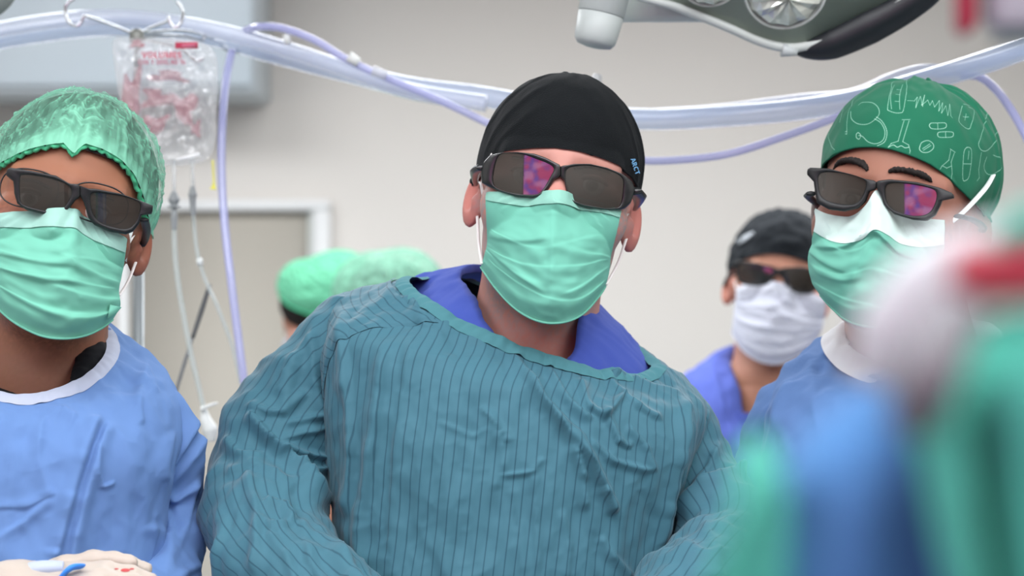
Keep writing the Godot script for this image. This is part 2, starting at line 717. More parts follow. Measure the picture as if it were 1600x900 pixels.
# One crease: [x0, y0, x1, y1, width, height]; a sharp lip on one side and a soft slope on the other.
func stroke(c: Array, x: float, y: float) -> float:
	var a := Vector2(c[0], c[1])
	var ba := Vector2(c[2], c[3]) - a
	var q := Vector2(x, y) - a
	var tt := q.dot(ba) / maxf(ba.length_squared(), 1e-9)
	if tt < -0.25 or tt > 1.25:
		return 0.0
	var s := q.cross(ba) / ba.length()
	var w: float = c[4]
	if absf(s) > 3.0 * w:
		return 0.0
	var prof := exp(-pow(s / w, 2)) if s > 0 else exp(-pow(s / (0.4 * w), 2))
	return c[5] * prof * smooth(-0.2, 0.15, tt) * smooth(1.2, 0.85, tt)

func face_mask(p: Node3D, t: Transform3D, d: Dictionary, main: Material, band: Material, loops: Array, loop_m: Material) -> MeshInstance3D:
	var cloth_mesh := mask_sheet(t, d, 0.0, 1.0, 0.0, 1.0, 90, 110, 0.0)
	var o := put("face_mask", cloth_mesh.mesh(), main, p)
	var bb := mask_sheet(t, d, 0.0, 1.0, -0.004, d.get("band", 0.12), 90, 14, 0.0012)
	put("nose_band", bb.mesh(), band, o)
	var hem := PackedVector3Array()
	for i in 24:
		hem.append(t * (mask_point(t, d, i / 23.0, 0.995) + Vector3(0, 0, 0.0005)))
	put("hem", tube(Array(hem), [0.0011], 6, 2).mesh(), main, o)
	for l in loops:
		var pts := []
		for q in l:
			pts.append(t * on_head(t, q[0], q[1], q[2]))
		put("ear_loop", tube(pts, [0.0016], 6, 8, true, 0.6).mesh(), loop_m, o)
	return o

# ---- spectacles: rims between a lens outline and a traced outer outline, bent round the face
func glasses_point(t: Transform3D, g: Dictionary, q: Array) -> Vector3:
	var z: float = g.z
	var p := Vector3.ZERO
	for k in 3:
		p = on_head(t, g.ox + q[0] / g.s, g.oy + q[1] / g.s, z)
		var x: float = p.x - g.get("cx", 0.0)
		z = g.z - x * x / (2.0 * g.wrap) + x * g.get("yaw", 0.0) + p.y * g.get("tilt", 0.16)
	return p

func by_angle(poly: PackedVector3Array, c: Vector3, n: int) -> PackedVector3Array:
	# where rays from c meet the closed outline, n of them
	var out := PackedVector3Array()
	for i in n:
		var a := TAU * i / n
		var dir := Vector2(cos(a), sin(a))
		var best := -1.0
		var hit := poly[0]
		for k in poly.size():
			var p := poly[k]
			var q := poly[(k + 1) % poly.size()]
			var e := Vector2(q.x - p.x, q.y - p.y)
			var o := Vector2(p.x - c.x, p.y - c.y)
			var den := dir.cross(e)
			if absf(den) < 1e-12:
				continue
			var s := o.cross(e) / den
			var w := o.cross(dir) / den
			if s > 0 and w >= 0 and w <= 1 and s > best:
				best = s
				hit = p.lerp(q, w)
		out.append(hit)
	return out

func glasses(p: Node3D, t: Transform3D, g: Dictionary, frame_m: Material, lens_m: Material, called := "stereo_glasses") -> MeshInstance3D:
	var frame := Bag.new()
	var lenses := []
	for side in 2:
		var lo := PackedVector3Array()
		for q in g.lens[side]:
			lo.append(glasses_point(t, g, q))
		lo = curve(Array(lo), 64, true)
		var ou := PackedVector3Array()
		for q in g.outer[side]:
			ou.append(glasses_point(t, g, q))
		var mid := Vector3.ZERO
		for q in lo:
			mid += q / lo.size()
		var n := 96
		var a := by_angle(lo, mid, n)
		var b := by_angle(ou, mid, n)
		var th: float = g.thick
		var v := PackedVector3Array()
		# profile: back inner, front inner, chamfer, front outer, back outer, back inner
		for ring in 7:
			for i in n:
				var q := a[i]
				var w := minf(0.0012, 0.3 * a[i].distance_to(b[i]))
				var outw := (b[i] - a[i]).normalized() * w
				match ring:
					0, 6: q = a[i] - Vector3(0, 0, th)
					1: q = a[i] - Vector3(0, 0, 0.0012)
					2: q = a[i] + outw
					3: q = b[i] - outw
					4: q = b[i] - Vector3(0, 0, 0.0012)
					5: q = b[i] - Vector3(0, 0, th)
				v.append(t * q)
		frame.add(sheet(v, 7, n, true).outward())
		# lens: rings of shrinking outlines on a shallow bowl
		var lv := PackedVector3Array()
		var rows := 9
		for j in rows:
			var s := lerpf(0.14, 1.0, float(j) / (rows - 1))
			for q in lo:
				var x := mid.lerp(q, s)
				var away := Vector2(x.x - mid.x, x.y - mid.y).length_squared()
				var mx: float = mid.x - g.get("cx", 0.0)
				x.z = g.z - mx * mx / (2.0 * g.wrap) - mx / g.wrap * g.get("flat", 0.75) * (x.x - mid.x) + x.x * g.get("yaw", 0.0) + x.y * g.get("tilt", 0.16)
				x.z += -0.0022 - away / (2.0 * g.bow)
				lv.append(t * x)
		var lb := sheet(lv, rows, lo.size(), true)
		var hub := Vector3.ZERO
		for k in lo.size():
			hub += lv[k] / lo.size()
		lb.v.append(hub)
		for k in lo.size():
			lb.idx.append_array([rows * lo.size(), (k + 1) % lo.size(), k])
		var at6 := (rows - 2) * lo.size() * 6
		if ((lb.v[lb.idx[at6 + 2]] - lb.v[lb.idx[at6]]).cross(lb.v[lb.idx[at6 + 1]] - lb.v[lb.idx[at6]])).dot(t.basis.z) < 0:
			lb.flip()
		lenses.append(lb)
	var o := put(called, frame.mesh(), frame_m, p)
	for l: Bag in lenses:
		put("lens", l.mesh(), lens_m, o)
	for q in g.get("temples", []):
		var pts := []
		for k in q:
			pts.append(t * Vector3(k[0], k[1], k[2]))
		put("temple_arm", tube(pts, g.get("arm", [0.0045, 0.004, 0.0035]), 8, 6, true, 0.45).mesh(), frame_m, o)
	return o

func eyes(p: Node3D, t: Transform3D) -> void:
	for s in [-1, 1]:
		var c := Vector3(0.031 * s, -0.003, 0.073)
		var b := Bag.new()
		var v := PackedVector3Array()
		var col := PackedColorArray()
		for j in 17:
			for i in 20:
				var th := PI * j / 16.0
				var ph := TAU * i / 20.0
				v.append(t * (c + 0.0125 * Vector3(sin(th) * cos(ph), sin(th) * sin(ph), cos(th))))
				col.append(lin(15, 12, 10) if th < 0.2 else lin(70, 50, 35) if th < 0.47 else lin(225, 215, 208))
		b = sheet(v, 17, 20, true)
		b.col = col
		put("eye", b.outward().mesh(), tinted("eyeball", 0.2), p)
		var lid := PackedVector3Array()
		for k in 9:
			var a := PI * k / 8.0
			lid.append(t * (c + Vector3(0.0135 * cos(a) * 1.05, 0.002 + 0.0058 * sin(a), 0.0125 - 0.005 * absf(cos(a)))))
		put("eyelid", tube(Array(lid), [0.001, 0.0028, 0.0028, 0.001], 7, 2).mesh(), mat("lid_" + p.name, p.get_meta("lid"), 0.6), p)

func brow(p: Node3D, t: Transform3D, pts: Array, r: Array, m: Material) -> void:
	var b := tube(pts.map(func(q): return t * Vector3(q[0], q[1], q[2])), r, 12, 10, true, 0.5)
	for i in b.v.size():
		b.v[i] += Vector3(0, 1, 0.5) * 0.0016 * grain.get_noise_3dv(b.v[i] * 2600.0)
	put("eyebrow", b.mesh(), m, p)

# ---- garments
# A ring: [x, y, d, half width, front, back, slope, dip, roundness] with x, y, half width in traced pixels at depth d.
func ring_point(r: Array, phi: float) -> Vector3:
	var s: float = r[2] / F
	var c := at(r[0], r[1], r[2])
	var x: float = r[3] * s * spow(cos(phi), 2.0 / r[8])
	var sn := sin(phi)
	var z: float = (r[4] if sn > 0 else r[5]) * spow(sn, 2.0 / r[8])
	return c + Vector3(x, -r[6] * x - r[7] * sn, z)

func mix_rings(rings: Array, f: float) -> Array:
	var k := mini(int(f), rings.size() - 2)
	var t := f - k
	var out := []
	for i in 9:
		var p0: float = rings[maxi(k - 1, 0)][i]
		var p1: float = rings[k][i]
		var p2: float = rings[k + 1][i]
		var p3: float = rings[mini(k + 2, rings.size() - 1)][i]
		out.append(cubic_interpolate(p1, p2, p0, p3, t))
	return out

class Cloth:
	var rows := 0
	var cols := 0
	var p := PackedVector3Array()
	var n := PackedVector3Array()
	var uv := PackedVector2Array()

	func sample(j: float, i: float) -> Array:
		var a := clampi(int(j), 0, rows - 2)
		var b := clampi(int(i), 0, cols - 2)
		var s := j - a
		var t := i - b
		var o := a * cols + b
		var q := p[o].lerp(p[o + 1], t).lerp(p[o + cols].lerp(p[o + cols + 1], t), s)
		var m := n[o].lerp(n[o + 1], t).lerp(n[o + cols].lerp(n[o + cols + 1], t), s)
		return [q, m.normalized()]

func normals_of(c: Cloth, wrap: bool) -> void:
	c.n.resize(c.p.size())
	for j in c.rows:
		var j0 := maxi(j - 1, 0) * c.cols
		var j1 := mini(j + 1, c.rows - 1) * c.cols
		for i in c.cols:
			var i0 := (i - 1 if i > 0 else c.cols - 2) if wrap else maxi(i - 1, 0)
			var i1 := (i + 1 if i < c.cols - 1 else 1) if wrap else mini(i + 1, c.cols - 1)
			var o := j * c.cols
			c.n[o + i] = (c.p[o + i1] - c.p[o + i0]).cross(c.p[j1 + i] - c.p[j0 + i]).normalized()

# Folds: traced strokes in metres, plus crumple. Only what faces the front takes strokes.
func fold(c: Cloth, strokes: Array, amount: float, tight: float) -> void:
	for i in c.p.size():
		var q := c.p[i]
		var m := c.n[i]
		var slow := grain.get_noise_3d(q.x * 11.0, q.y * 7.0, q.z * 11.0) + 0.6 * (1.0 - 2.5 * absf(grain.get_noise_3d(q.x * 9.0 + 4.0 + q.y * 5.0, q.y * 6.0 - q.x * 6.0, q.z * 9.0)))
		var h := amount * 1.1 * slow + amount * 0.55 * (1.0 - 2.0 * absf(crumple.get_noise_3d(q.x * tight, q.y * tight * 0.55, q.z * tight)))
		h += amount * 0.5 * grain.get_noise_3d(q.x * 22.0 * 2, q.y * 13.0 * 2, q.z * 22.0 * 2)
		h += amount * 0.25 * (1.0 - 2.0 * absf(crumple.get_noise_3d(q.x * tight * 2.3 + 9, q.y * tight * 1.7, q.z * tight * 2.3)))
		if m.z > 0.0:
			for s in strokes:
				if q.x < s[6] or q.x > s[7] or q.y < s[8] or q.y > s[9]:
					continue
				h += stroke(s, q.x, q.y) * smooth(0.0, 0.35, m.z)
		c.p[i] = q + m * h

# Strokes traced as [[x, y, x, y, ...], width, height] in pixels and millimetres at depth d, cut into straight pieces.
func strokes_at(list: Array, d: float) -> Array:
	var out := []
	for l in list:
		var pts: Array = l[0]
		var n := pts.size() / 2
		for k in n - 1:
			var a := at(pts[k * 2], pts[k * 2 + 1], d)
			var b := at(pts[k * 2 + 2], pts[k * 2 + 3], d)
			var w: float = absf(l[1]) * d / F
			var r := 3.0 * w + 0.3 * a.distance_to(b)
			var s := [a.x, a.y, b.x, b.y, w, l[2] / 1000.0, minf(a.x, b.x) - r, maxf(a.x, b.x) + r, minf(a.y, b.y) - r, maxf(a.y, b.y) + r]
			if l[1] < 0:
				s = [b.x, b.y, a.x, a.y, w, l[2] / 1000.0, s[6], s[7], s[8], s[9]]
			out.append(s)
	return out

func cloth_bag(c: Cloth) -> Bag:
	var b := sheet(c.p, c.rows, c.cols)
	b.uv = c.uv
	return b.outward()

func torso(rings: Array, per: Array, nfront: int, nback: int, tile: float) -> Cloth:
	var c := Cloth.new()
	var phis := []
	for i in nback / 2:
		phis.append(-PI / 2 + PI / 2 * i / (nback / 2))
	for i in nfront:
		phis.append(PI * i / nfront)
	for i in nback / 2 + 1:
		phis.append(PI + PI / 2 * i / (nback / 2))
	c.cols = phis.size()
	var fs := []
	for k in rings.size() - 1:
		for i in per[k]:
			fs.append(k + float(i) / per[k])
	fs.append(float(rings.size() - 1))
	c.rows = fs.size()
	for f: float in fs:
		var r := mix_rings(rings, f)
		for ph: float in phis:
			c.p.append(ring_point(r, ph))
	lay_uv(c, nback / 2 + nfront / 2, tile)
	normals_of(c, true)
	return c

# Cloth lengths along the rows, from the column that lies at the front.
func lay_uv(c: Cloth, front: int, tile: float) -> void:
	c.uv.resize(c.p.size())
	var down := 0.0
	for j in c.rows:
		var o := j * c.cols
		if j > 0:
			down += c.p[o + front].distance_to(c.p[o - c.cols + front])
		var s := 0.0
		for i in range(front, c.cols):
			if i > front:
				s += c.p[o + i].distance_to(c.p[o + i - 1])
			c.uv[o + i] = Vector2(s / tile, down / tile)
		s = 0.0
		for i in range(front - 1, -1, -1):
			s -= c.p[o + i].distance_to(c.p[o + i + 1])
			c.uv[o + i] = Vector2(s / tile, down / tile)

# A sleeve along [x, y, d, radius px] stations; round cross-sections flattened front to back by flat.
func sleeve(path: Array, rows: int, cols: int, flat: float, tile: float) -> Cloth:
	var c := Cloth.new()
	var pts := []
	for q in path:
		pts.append(at(q[0], q[1], q[2]))
	var line := curve(pts, rows)
	c.rows = rows
	c.cols = cols + 1
	var face := Vector3.BACK
	for j in rows:
		var f := float(j) / (rows - 1) * (path.size() - 1)
		var k := mini(int(f), path.size() - 2)
		var r := cubic_interpolate(path[k][3] * path[k][2] / F, path[k + 1][3] * path[k + 1][2] / F, path[maxi(k - 1, 0)][3] * path[maxi(k - 1, 0)][2] / F, path[mini(k + 2, path.size() - 1)][3] * path[mini(k + 2, path.size() - 1)][2] / F, f - k)
		var d := (line[mini(j + 1, rows - 1)] - line[maxi(j - 1, 0)]).normalized()
		var out := (face - d * face.dot(d)).normalized()
		face = out
		var side := d.cross(out).normalized()
		for i in cols + 1:
			var a := TAU * i / cols - PI
			c.p.append(line[j] + out * cos(a) * r * flat + side * sin(a) * r)
	lay_uv(c, cols / 2, tile)
	normals_of(c, true)
	# outward
	var o := (rows / 2) * c.cols + cols / 2
	if c.n[o].dot(c.p[o] - line[rows / 2]) < 0:
		for i in c.n.size():
			c.n[i] = -c.n[i]
	return c

func face_out(c: Cloth, mid: Vector3) -> Cloth:
	var o := (c.rows / 2) * c.cols + c.cols / 2
	if c.n[o].dot(c.p[o] - mid) < 0:
		for i in c.n.size():
			c.n[i] = -c.n[i]
	return c

# A bound edge that follows one row of a garment.
func binding(c: Cloth, row: int, wide: float, lift: float) -> Bag:
	var v := PackedVector3Array()
	var rows := 7
	var stations := PackedFloat32Array()
	var len := 0.0
	for i in c.cols:
		if i > 0:
			len += c.p[row * c.cols + i].distance_to(c.p[row * c.cols + i - 1])
		stations.append(len)
	for j in rows:
		for i in c.cols:
			var o := row * c.cols + i
			var o2 := mini(row + 8, c.rows - 1) * c.cols + i
			var dir := (c.p[o2] - c.p[o]).normalized()
			var s := float(j) / (rows - 1)
			var bulge := lift * (sin(s * PI) * 0.7 + 0.3) * (1.0 + 0.25 * sin(stations[i] * 520.0))
			v.append(c.p[o] + dir * (s * 1.15 - 0.15) * wide + c.n[o2] * bulge)
	return sheet(v, rows, c.cols).outward()

# ------------------------------------------------------------------ the scene
func _ready() -> void:
	# camera
	var cam := Camera3D.new()
	cam.name = "camera"
	var lens := CameraAttributesPhysical.new()
	lens.frustum_focal_length = 103.3
	lens.frustum_focus_distance = 2.36
	lens.exposure_aperture = 6.4
	lens.frustum_near = 0.05
	lens.frustum_far = 60.0
	cam.attributes = lens
	cam.position = Vector3(0, EYE, 0)
	cam.keep_aspect = Camera3D.KEEP_HEIGHT
	cam.near = 0.05
	cam.far = 60.0
	add_child(cam)
	cam.fov = rad_to_deg(2.0 * atan(450.0 / F))
	cam.current = true
	# surroundings: a closed room, so the sky only stands behind it
	var we := WorldEnvironment.new()
	we.name = "surroundings"
	var e := Environment.new()
	e.background_mode = Environment.BG_COLOR
	e.background_color = Color(0.5, 0.52, 0.55)
	e.tonemap_mode = Environment.TONE_MAPPER_LINEAR
	e.tonemap_exposure = 1.18
	e.sdfgi_enabled = true
	e.ssao_enabled = true
	e.ssil_enabled = true
	we.environment = e
	add_child(we)
	# light panels in the ceiling
	var panel_m := mat("lit diffuser", rgb(240, 242, 245), 0.6)
	panel_m.emission_enabled = true
	panel_m.emission = Color(0.985, 0.99, 1.0)
	panel_m.emission_energy_multiplier = 1.2
	for q in [[-1.5, 0.6], [0.0, 0.6], [1.5, 0.6], [-1.5, -1.3], [0.0, -1.3], [1.5, -1.3], [-1.5, -4.4], [0.0, -4.4], [1.5, -4.4]]:
		ceiling_panel(q[0], q[1], panel_m, 2.3 if q[1] > -2.0 else 3.4)

	grain = noise(11, 1.0)
	crumple = noise(5, 1.0)
	crumple.fractal_type = FastNoiseLite.FRACTAL_FBM
	crumple.fractal_octaves = 2
	fine = noise(23, 1.0)

	room()
	wall_cabinet()
	doorway()
	staff_behind()
	far_person()
	surgeon()
	person_with_bouffant()
	person_with_printed_cap()
	surgical_lamp()
	drip_stand()
	corner_arm()
	hoses()
	foreground()
	monitor_behind()

func noise(s: int, f: float) -> FastNoiseLite:
	var n := FastNoiseLite.new()
	n.seed = s
	n.frequency = f
	n.noise_type = FastNoiseLite.TYPE_SIMPLEX_SMOOTH
	n.fractal_type = FastNoiseLite.FRACTAL_NONE
	return n

func ceiling_panel(x: float, z: float, m: Material, power: float) -> void:
	var o := thing("ceiling_light", "square white light panel set in the ceiling", "ceiling light", Vector3(x, 2.9, z), "ceiling light panels")
	put("frame", box(Vector3(x - 0.62, 2.87, z - 0.62), Vector3(x + 0.62, 2.899, z + 0.62), 0.004).mesh(), mat("panel frame", rgb(225, 226, 228), 0.5), o)
	put("diffuser", box(Vector3(x - 0.58, 2.862, z - 0.58), Vector3(x + 0.58, 2.87, z + 0.58)).mesh(), m, o)
	var l := AreaLight3D.new()
	l.name = "panel_light"
	l.area_size = Vector2(1.16, 1.16)
	l.light_color = Color(0.985, 0.99, 1.0)
	l.light_energy = power
	l.area_range = 14.0
	l.shadow_enabled = true
	o.add_child(l, true)
	l.position = Vector3(0, -0.045, 0)
	l.rotation_degrees = Vector3(-90, 0, 0)

func room() -> void:
	var wall_m := mat("painted wall", rgb(233, 229, 223), 0.85)
	var tex := NoiseTexture2D.new()
	var nn := noise(3, 0.02)
	nn.fractal_type = FastNoiseLite.FRACTAL_FBM
	tex.noise = nn
	tex.seamless = true
	tex.width = 256
	tex.height = 256
	wall_m.heightmap_enabled = true
	wall_m.heightmap_texture = tex
	wall_m.heightmap_scale = 0.05
	wall_m.uv1_triplanar = true
	wall_m.uv1_scale = Vector3(4, 4, 4)
	var floor_m := mat("vinyl floor", rgb(150, 160, 165), 0.4)
	struct("floor", box(Vector3(-3.2, -0.1, -7.0), Vector3(3.2, 0, 2.8)).mesh(), floor_m)
	struct("ceiling", box(Vector3(-3.2, 2.9, -7.0), Vector3(3.2, 3.0, 2.8)).mesh(), mat("ceiling paint", rgb(232, 232, 232), 0.9))
	struct("wall_back", box(Vector3(-3.2, 0, -7.0), Vector3(3.2, 2.9, -6.8)).mesh(), wall_m)
	struct("wall_front", box(Vector3(-3.2, 0, 2.6), Vector3(3.2, 2.9, 2.8)).mesh(), wall_m)
	struct("wall_left", box(Vector3(-3.2, 0, -6.8), Vector3(-3.0, 2.9, 2.6)).mesh(), wall_m)
	struct("wall_right", box(Vector3(3.0, 0, -6.8), Vector3(3.2, 2.9, 2.6)).mesh(), wall_m)

func wall_cabinet() -> void:
	# a pale box of equipment on the wall, turned a little
	var b := at(412, 146, 6.4)
	var o := thing("wall_cabinet", "pale blue-grey metal cabinet high on the back wall, behind the drip stand", "cabinet", Vector3(b.x - 0.75, b.y, -6.35))
	var m := mat("cabinet enamel", rgb(212, 224, 232), 0.35)
	var x1 := at(401, 0, 6.4).x
	var x0 := x1 - 1.6
	put("body", box(Vector3(x0, b.y, -6.8), Vector3(x1, 2.8, -6.42), 0.012).mesh(), mat("cabinet side", rgb(200, 208, 213), 0.5), o)
	put("door", box(Vector3(x0 + 0.015, b.y + 0.02, -6.42), Vector3(x0 + 0.79, 2.78, -6.4), 0.006).mesh(), m, o)
	put("door", box(Vector3(x0 + 0.8, b.y + 0.02, -6.42), Vector3(x1 - 0.012, 2.78, -6.4), 0.006).mesh(), m, o)

func doorway() -> void:
	var white := mat("door frame", rgb(246, 248, 248), 0.45)
	var d := 6.78
	var door := Node3D.new()
	door.name = "door_1"
	door.set_meta("kind", "structure")
	add_child(door)
	var l := at(186, 0, d).x
	var r := at(517, 0, d).x
	var top := at(0, 313, d).y
	var t := at(17, 0, d).x - at(0, 0, d).x
	put("lintel", box(Vector3(l, top - t, -6.8), Vector3(r, top, -6.74), 0.006).mesh(), white, door)
	put("jamb", box(Vector3(l, 0, -6.8), Vector3(l + t, top - t, -6.74), 0.006).mesh(), white, door)
	put("jamb", box(Vector3(r - t * 1.6, 0, -6.8), Vector3(r, top - t, -6.74), 0.006).mesh(), white, door)
	put("stop", box(Vector3(r - t * 2.1, 0, -6.8), Vector3(r - t * 1.6, top - t, -6.77), 0.003).mesh(), mat("door stop", rgb(222, 228, 224), 0.5), door)
	put("leaf", box(Vector3(l + t, 0.01, -6.8), Vector3(r - t * 2.1, top - t, -6.785)).mesh(), mat("door leaf", rgb(196, 191, 180), 0.7), door)

# ------------------------------------------------------------------ the man in the middle
func surgeon() -> void:
	var t := head_at(868, 306, 2.5, 0, 10, -9, 1.05)
	var base := Vector3(at(810, 0, 2.5).x, 0, -2.5)
	var p := thing("person", "person in the middle in black cap, green mask and teal pinstriped gown", "person", base)
	p.set_meta("lid", rgb(170, 120, 108))
	var neck := at(832, 535, 2.52)
	var sl := at(560, 545, 2.55)
	var sr := at(1040, 640, 2.55)
	var hip := Vector3(base.x, 0.98, -2.56)
	standing_bones(t, neck, sl, sr, hip)
	bone(at(490, 620, 2.52), at(415, 825, 2.45), 0.022, 0.026, 0.02)
	bone(at(420, 825, 2.45), at(570, 985, 2.28), 0.036, 0.03, 0.02)
	bone(at(1048, 670, 2.53), at(1128, 830, 2.46), 0.020, 0.026, 0.02)
	bone(at(1125, 830, 2.46), at(1020, 965, 2.29), 0.034, 0.03, 0.02)
	var tone := skin_tone(lin(190, 138, 126), lin(190, 114, 106), lin(150, 140, 138), 0.9, lin(178, 114, 102))
	var skin := tinted("skin", 0.55)
	skin.subsurf_scatter_enabled = true
	skin.subsurf_scatter_strength = 0.08
	skin.metallic_specular = 0.35
	put("body", skin_bag(t, neck, tone, 0.0031).mesh(), skin, p)
	eyes(p, t)
	var hair_m := mat("grey brow hair", rgb(92, 78, 70), 0.9)
	for s in [-1, 1]:
		brow(p, t, [[0.012 * s, 0.008, 0.0925], [0.028 * s, 0.013, 0.0895], [0.046 * s, 0.013, 0.0785]], [0.002, 0.003, 0.0015], hair_m)
	# cap
	var rad := Vector3(0.0785, 0.0905, 0.1025)
	var keys := edge_keys(t, rad, [[749, 285], [758, 262], [775, 246], [800, 238], [835, 233], [870, 233], [905, 238], [940, 249], [965, 262], [985, 276], [995, 300]], 1.95)
	var folds := [[-1.2, 0.75, -0.5, 0.35, 0.06, 0.0016], [-1.0, 0.9, -0.35, 0.55, 0.05, 0.0014], [-0.8, 0.95, -0.3, 0.75, 0.04, 0.0012], [1.0, 0.45, 1.3, 0.95, 0.06, 0.002], [0.7, 0.6, 1.1, 1.0, 0.05, 0.0013], [1.5, 0.3, 1.55, 0.95, 0.07, 0.002], [0.1, 0.05, 0.7, 0.2, 0.05, 0.0014], [-0.6, 0.1, -0.2, 0.25, 0.05, 0.0012]]
	var puff := func(phi: float, s: float) -> float:
		var h := 0.0015 + 0.003 * pow(s, 2) * (1.0 - s) + 0.0012 * crumple.get_noise_2d(phi * 2.2, s * 3.0)
		for f in folds:
			h += stroke(f, phi, s)
		return h
	var black := cloth("black cap cloth", rgb(17, 20, 22), 0.35)
	var weave := NoiseTexture2D.new()
	weave.width = 128
	weave.height = 128
	weave.seamless = true
	var wn := noise(8, 0.11)
	wn.noise_type = FastNoiseLite.TYPE_CELLULAR
	weave.noise = wn
	black.heightmap_enabled = true
	black.heightmap_texture = weave
	black.heightmap_scale = 0.04
	black.uv1_scale = Vector3(22, 22, 1)
	var cap := put("surgical_cap", cap_dome(t, rad, keys, puff, null, 200, 90).mesh(), black, p)
	var hem := []
	for i in 120:
		var phi := -PI + TAU * i / 120
		var dir := dome_dir(phi, edge_angle(keys, phi))
		hem.append(t * (Vector3(0, 0.03, -0.012) + dir * (dome_r(dir, rad) + 0.0015)))
	hem.append(hem[0])
	put("hem", tube(hem, [0.0012], 6, 1, false).mesh(), black, cap)
	var word := TextMesh.new()
	word.text = "ARCT"
	word.font = sans()
	word.font_size = 16
	word.pixel_size = 0.00042
	word.depth = 0.0006
	var wo := put("lettering", word, mat("cap lettering", rgb(96, 150, 190), 0.6), cap)
	var wd := on_dome(t, 984.5, 260, rad)
	var dirw := dome_dir(wd.x, wd.y)
	var pos := t * (Vector3(0, 0.03, -0.012) + dirw * (dome_r(dirw, rad) + 0.006))
	var nw := (t.basis * dirw).normalized()
	nw = (nw + Vector3(0, 0, 0.9)).normalized()
	var dn := Vector3(0.42, -1.0, 0.0)
	dn = (dn - nw * dn.dot(nw)).normalized()
	wo.transform = Transform3D(Basis(dn, nw.cross(dn), nw), pos)
	# glasses
	var g := {"tilt": 0.23, "flat": 0.62, "ox": 730.0, "oy": 220.0, "s": 5.714, "z": 0.106, "wrap": 0.14, "thick": 0.006, "bow": 0.35, "lens": [
		[[300, 122], [460, 110], [610, 152], [768, 226], [742, 320], [668, 440], [600, 478], [440, 470], [290, 432], [236, 372], [246, 240]],
		[[895, 245], [1000, 217], [1120, 220], [1290, 270], [1382, 335], [1390, 430], [1368, 560], [1300, 598], [1150, 588], [960, 535], [910, 465], [880, 350]]],
		"outer": [
		[[835, 215], [700, 148], [600, 112], [450, 97], [300, 104], [205, 125], [145, 190], [122, 285], [132, 372], [200, 405], [300, 450], [430, 490], [600, 498], [680, 478], [745, 398], [785, 328], [835, 322]],
		[[835, 215], [880, 218], [950, 203], [1100, 203], [1250, 238], [1380, 290], [1465, 352], [1500, 430], [1465, 545], [1420, 592], [1370, 612], [1250, 612], [1060, 588], [950, 552], [895, 490], [868, 350], [835, 322]]],
		"temples": [[[-0.070, -0.002, 0.084], [-0.076, -0.002, 0.066], [-0.078, -0.002, 0.03], [-0.077, -0.002, 0.0]], [[0.070, -0.002, 0.084], [0.076, -0.002, 0.066], [0.078, -0.002, 0.03], [0.077, -0.002, 0.0]]], "arm": [0.009, 0.008, 0.004, 0.002]}
	var frame_m := mat("black glasses frame", rgb(16, 17, 19), 0.28)
	frame_m.clearcoat_enabled = true
	frame_m.clearcoat = 0.4
	var lens_m := clear("dark stereo lens", rgb(50, 46, 42), 0.955, 0.03)
	lens_m.metallic_specular = 0.9
	glasses(p, t, g, frame_m, lens_m)
	# mask
	var md := {"seed": 4.0, "wrap": 0.066, "band": 0.10,
		"top": [[757, 314], [780, 310], [817, 306], [850, 302], [874, 303], [905, 313], [940, 328], [966, 344]],
		"right": [[966, 344], [961, 370], [955, 398], [952, 425], [946, 448]],
		"bottom": [[751, 418], [775, 452], [806, 484], [842, 503], [878, 505], [910, 492], [935, 465], [946, 448]],
		"left": [[757, 314], [759, 345], [761, 378], [757, 397], [751, 418]],
		"creases": [[0.02, 0.42, 0.42, 0.33, 0.05, 0.004], [0.98, 0.55, 0.62, 0.4, 0.05, 0.004], [0.05, 0.62, 0.4, 0.72, 0.05, 0.003], [0.95, 0.68, 0.6, 0.76, 0.05, 0.003], [0.5, 0.25, 0.48, 0.8, 0.06, 0.0015]]}
	var mint := mask_cloth("mint mask", rgb(110, 180, 160))
	var pale := mask_cloth("pale mint mask", rgb(136, 188, 172))
	var loop := mat("white elastic", rgb(232, 228, 226), 0.7)
	face_mask(p, t, md, mint, pale, [
		[[758, 318, 0.045], [754, 300, 0.02], [750, 285, 0.005], [744, 290, -0.012]], [[753, 412, 0.045], [748, 380, 0.02], [746, 340, 0.0], [742, 318, -0.012]],
		[[965, 346, 0.045], [976, 340, 0.02], [984, 330, -0.005]], [[947, 445, 0.045], [966, 410, 0.02], [978, 375, 0.0], [986, 360, -0.012]]], loop)
	# ties of the mask that run up over the cap
	for q in [[[757, 316, 0.046], [752, 290, 0.05], [757, 262, 0.052], [768, 240, 0.06]]]:
		var pts := []
		for k in q:
			pts.append(t * on_head(t, k[0], k[1], k[2]))
		put("mask_tie", tube(pts, [0.0014], 6, 8, true, 0.5).mesh(), loop, p)
	scrub_collar(p, t)
	teal_gown(p)
	shoes(p, hip, mat("white clog", rgb(225, 225, 225), 0.5))

func sans() -> SystemFont:
	var f := SystemFont.new()
	f.font_names = PackedStringArray(["Droid Sans"])
	f.font_weight = 700
	return f

func mask_cloth(key: String, c: Color) -> StandardMaterial3D:
	var m := cloth(key, c, 0.2)
	m.backlight_enabled = true
	m.backlight = Color(0.25, 0.25, 0.25)
	return m

